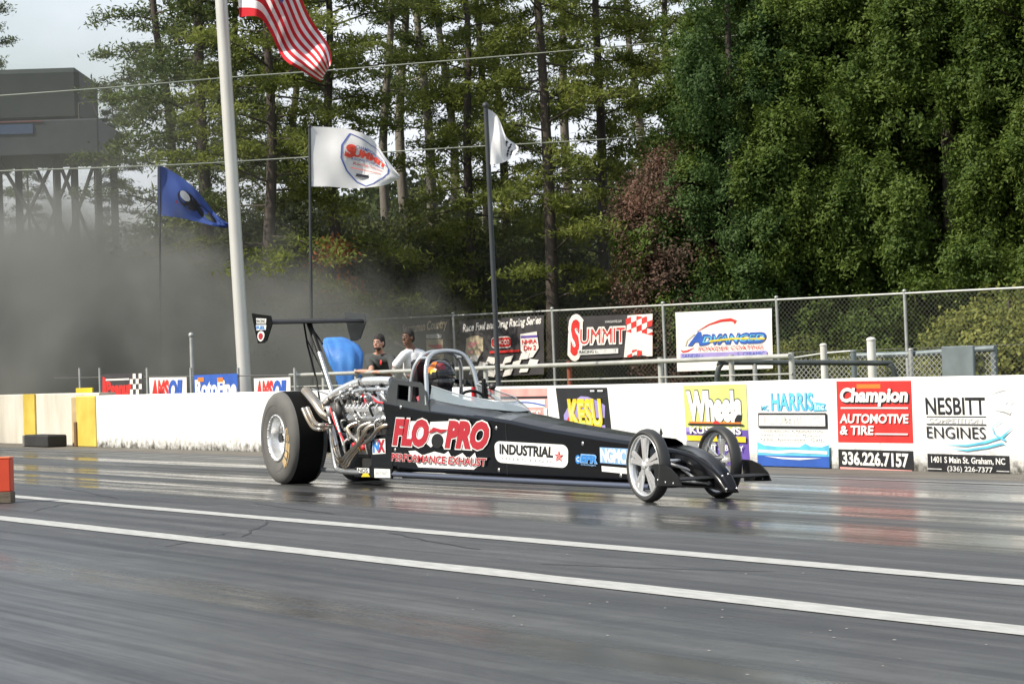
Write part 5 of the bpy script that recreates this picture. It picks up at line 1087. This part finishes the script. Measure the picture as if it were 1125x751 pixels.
def person(label, skin, shirt, trous, hairm, J, f, hairstyle='short', group='spectators behind the wall'):
    org = Vector((J['hip'].x, J['hip'].y, 0)); e = None
    b = MB(); P, rot = head_parts(b, J['head'], f, skin)
    limb(b, [J['head'] - ZV * .05, J['neck']], [.052, .058], skin)
    limb(b, [J['neck'], J['chest'], J['hip']], [.075, .125, .13], skin); b.tube([J['shL'], J['neck'] - ZV * .02, J['shR']], [.05, .07, .05], skin, 10)
    for k in 'LR':
        limb(b, [J['sh' + k], J['el' + k], J['ha' + k]], [.052, .042, .028], skin); d = J['ha' + k] - J['el' + k]; hand(b, J['ha' + k], J.get('hd' + k, d), skin, J.get('curl', .5), 1 if k == 'L' else -1)
        hp = J['hip'] + (J['kn' + k] - J['hip']).project(Vector((1, 0, 0))) * .6; limb(b, [hp, J['kn' + k], J['an' + k]], [.085, .058, .042], skin); limb(b, [J['an' + k] - ZV * .03, J['an' + k] + Vector(f) * .16 - ZV * .045], [.042, .032], skin)
    body = remesh(b, 'person', skin, None, org, .0095, 3); tag(body, label, 'person', group)
    b = MB(); limb(b, [J['neck'] - ZV * .05, J['chest'], J['hip'] + ZV * .02], [.088, .150, .148], shirt); b.tube([J['shL'], J['neck'] - ZV * .05, J['shR']], [.066, .085, .066], shirt, 10)
    for k in 'LR':
        mid = J['sh' + k].lerp(J['el' + k], J.get('sleeve', .75)); limb(b, [J['sh' + k], mid], [.068, .066], shirt)
    remesh(b, 'shirt', shirt, body, org, .012, 6)
    b = MB()
    for k in 'LR':
        hp = J['hip'] + (J['kn' + k] - J['hip']).project(Vector((1, 0, 0))) * .6; limb(b, [hp, J['kn' + k], J['an' + k]], [.112, .08, .07], trous)
    limb(b, [J['hip'] + ZV * .04, J['hip'] - ZV * .06], [.142, .145], trous); remesh(b, 'trousers', trous, body, org, .014, 6)
    for k in 'LR':
        b = MB(); a = J['an' + k]; limb(b, [a - ZV * .035, a + Vector(f) * .17 - ZV * .045], [.052, .042], BLK); remesh(b, 'shoe', BLK, body, org, .012, 3)
    b = MB(); b.ell(P(0, -.022, .038), (.084, .094, .094), hairm, 18, 12, rot); b.ell(P(0, -.055, -.01), (.078, .06, .07), hairm, 14, 10, rot)
    rh = random.Random(5)
    for _ in range(34):
        a = rh.uniform(-3.1, 3.1); q = rh.uniform(.15, 1); b.ell(P(.074 * math.cos(a) * q, -.025 + .084 * math.sin(a) * q, .045 + .085 * math.sqrt(max(0, 1 - q * q))), (.024, .024, .02), hairm, 8, 6)
    if hairstyle == 'beard': b.ell(P(0, .035, -.075), (.056, .055, .040), hairm, 14, 8, rot)
    remesh(b, 'hair', hairm, body, org, .009, 2)
    b = MB(); EW = MATS.get('eye_white') or mat('eye_white', (.7, .7, .68), .3); EB = MATS.get('eye_dark') or mat('eye_dark', (.02, .012, .01), .3)
    for q in (-1, 1): b.ell(P(q * .031, .081, .020), (.013, .006, .006), EW, 10, 6, rot); b.ell(P(q * .031, .086, .020), (.006, .004, .006), EB, 8, 6, rot); b.ell(P(q * .032, .088, .041), (.019, .006, .005), hairm, 8, 5, rot)
    b.build('eyes', body, org); b = MB(); b.ell(P(0, .090, -.055), (.024, .006, .006), mat('lips', (.35, .13, .11), .5), 10, 5, rot); b.build('mouth', body, org)
    return body
SK1 = mat('light_skin', (.52, .28, .20), .5, var=.06); SK2 = mat('brown_skin', (.16, .075, .045), .5, var=.06); HB = mat('dark_hair', (.015, .012, .010), .7, var=.3, bump=.5, bscale=80)
TS1 = mat('charcoal_tshirt', (.045, .05, .05), .9, var=.15, vscale=5); TS2 = mat('white_tshirt', (.78, .78, .80), .85, var=.04); TS3 = mat('blue_shirt', (.04, .16, .50), .8, color2=(.03, .10, .36), vscale=3); DEN = mat('dark_denim', (.04, .055, .10), .9, var=.2); GTR = mat('grey_trousers', (.14, .13, .13), .9, var=.15)
def J3(Y, **k): return {a: atY(v[0], v[1], v[2] if len(v) > 2 else Y) for a, v in k.items()}
PY = 17.45
J = J3(PY, head=(416, 377, 17.22), neck=(417.5, 389, 17.30), chest=(419, 400, 17.36), hip=(422, 424, 17.55), shL=(430, 394, 17.34), shR=(405, 393, 17.28), elR=(408, 407, 17.05), haR=(396, 407.5, 16.98), elL=(433, 408, 17.15), haL=(415, 408.5, 16.98))
J['hdR'] = Vector((-1, -.1, -.05)); J['hdL'] = Vector((-1, -.2, 0))
def legs(J, sp=.11, dy=0):
    h = J['hip']; 
    for k, q in (('L', 1), ('R', -1)): J['kn' + k] = Vector((h.x + q * sp, h.y - .03 + dy, h.z * .54)); J['an' + k] = Vector((h.x + q * sp * 1.1, h.y + dy, .085))
    return J
legs(J); fac = (-.45, -.9, 0)
p1 = person('person in a charcoal T-shirt leaning a forearm on the rail, face turned to the track', SK1, TS1, DEN, HB, J, (-F0 * .80 - R0 * .50 - ZV * .05).normalized(), 'beard')
b = MB(); q = atY(418.5, 398, 17.18); b.ell(q, (.035, .012, .04), RED, 12, 8); b.build('shirt_print', p1, p1.location)
J = J3(PY, head=(448, 371, 17.35), neck=(451, 383, 17.40), chest=(454, 397, 17.45), hip=(452, 420, 17.50), shL=(463, 389, 17.55), shR=(444, 390, 17.28), elR=(434, 402, 17.16), haR=(431, 412, 17.10), elL=(462, 407, 17.5), haL=(452, 412, 17.2))
J['sleeve'] = .85; legs(J)
p2 = person('person in a white T-shirt turning left beside the roll hoops, behind the rail', SK2, TS2, GTR, HB, J, (-F0 * .72 - R0 * .62 - ZV * .06).normalized())
TS3 = mat('blue_tarp', (.06, .25, .62), .55, color2=(.03, .13, .42), vscale=2.5, bump=.3, bscale=12)
bc0 = atY(371, 424, 17.35); bc0.z = 0; b = MB(); V = []; secs = [(.03, 371, 8), (.30, 373, 9), (.60, 376, 10), (.80, 377, 12), (1.0, 376, 14), (1.2, 374.5, 17), (1.36, 372.5, 19.5), (1.48, 369, 18), (1.56, 365, 14), (1.60, 362.5, 11), (1.615, 362, 8)]; n = 44
for z, px, hw in secs:
    c = atY(px, 400, 17.35); r = hw * (c - CP).length / FPX
    for k in range(n):
        a = 2 * math.pi * k / n; fo = 1 + .13 * abs(math.sin(a * 3.5 + z * 2.2)) - .05 + .06 * math.sin(a * 9 - z * 6) + .035 * math.sin(z * 17 + a * 4)
        V.append((c.x + R0.x * r * fo * math.cos(a) + F0.x * r * .6 * fo * math.sin(a), 17.45 + R0.y * r * fo * math.cos(a) + F0.y * r * .6 * fo * math.sin(a), z))
m_ = len(secs); b.add(V, [(i * n + k, i * n + (k + 1) % n, (i + 1) * n + (k + 1) % n, (i + 1) * n + k) for i in range(m_ - 1) for k in range(n)], TS3, True); b.add(V[-n:], [tuple(range(n))], TS3, True)
tag(b.build('blue_tarp_cover', None, tuple(bc0)), 'upright bundled blue tarp standing behind the rail and the rear wing strut', 'tarp')
# driver
dr_o = Vector((CX, CY, 0)); SUIT = mat('black_fire_suit', (.03, .025, .03), .85, var=.2); SUITP = mat('red_suit_shoulder', (.60, .12, .16), .8)
b = MB(); L = lambda x, y, z: dr_o + Vector((x, y, z))
limb(b, [L(2.46, 0, .84), L(2.45, 0, .68), L(2.42, 0, .42)], [.06, .13, .15], SUIT); b.tube([L(2.46, -.16, .72), L(2.46, 0, .76), L(2.46, .16, .72)], [.06, .08, .06], SUIT, 10)
for s_ in (-1, 1): limb(b, [L(2.46, s_ * .16, .72), L(2.72, s_ * .18, .60), L(3.0, s_ * .12, .72)], [.06, .045, .035], SUIT); limb(b, [L(2.45, s_ * .09, .36), L(3.0, s_ * .10, .50), L(3.5, s_ * .08, .32)], [.085, .06, .045], SUIT); hand(b, L(3.0, s_ * .12, .72), (1, 0, .2), SUIT, 1.2, s_)
b.ell(L(2.49, 0, .95), (.09, .075, .11), SUIT)
drv = remesh(b, 'person', SUIT, None, L(2.42, 0, .3), .012, 4); tag(drv, 'person in a dark suit and a black and orange helmet in the cockpit', 'driver')
HEL = mat('black_helmet_shell', (.02, .018, .02), .2, coat=.6); b = MB(); hc = L(2.50, -.01, .965)
b.ell(hc, (.145, .125, .135), HEL, 28, 18); b.ell(hc + Vector((.05, 0, -.055)), (.105, .105, .085), HEL, 20, 12); hel = b.build('helmet', drv, L(2.42, 0, .3))
b = MB()
def hpatch(a0, a1, e0, e1, m, k=1.012, n=8):
    V = []
    for j in range(n + 1):
        for i in range(n + 1):
            a = math.radians(a0 + (a1 - a0) * i / n); e = math.radians(e0 + (e1 - e0) * j / n)
            V.append(hc + Vector((.145 * k * math.cos(e) * math.cos(a), .125 * k * math.cos(e) * math.sin(a), .135 * k * math.sin(e))))
    b.add(V, [(j * (n + 1) + i, j * (n + 1) + i + 1, (j + 1) * (n + 1) + i + 1, (j + 1) * (n + 1) + i) for j in range(n) for i in range(n)], m, True)
hpatch(-175, -95, -15, 45, mat('helmet_pink_red', (.72, .18, .22), .3)); hpatch(-92, -50, 12, 60, mat('helmet_orange', (.85, .20, .02), .3)); hpatch(-70, -45, 8, 22, YEL, 1.02); hpatch(-45, -5, 22, 52, mat('helmet_dark_red', (.22, .03, .04), .3)); b.build('helmet_paint', hel, L(2.42, 0, .3))
b = MB(); hpatch(-62, 62, -12, 14, mat('dark_visor', (.01, .01, .012), .08), 1.03, 12); b.build('visor', hel, L(2.42, 0, .3))
b = MB(); b.tube([L(2.44, -.17, .80), L(2.46, -.15, .72)], .045, SUITP, 10); b.build('shoulder_pad', drv, L(2.42, 0, .3))
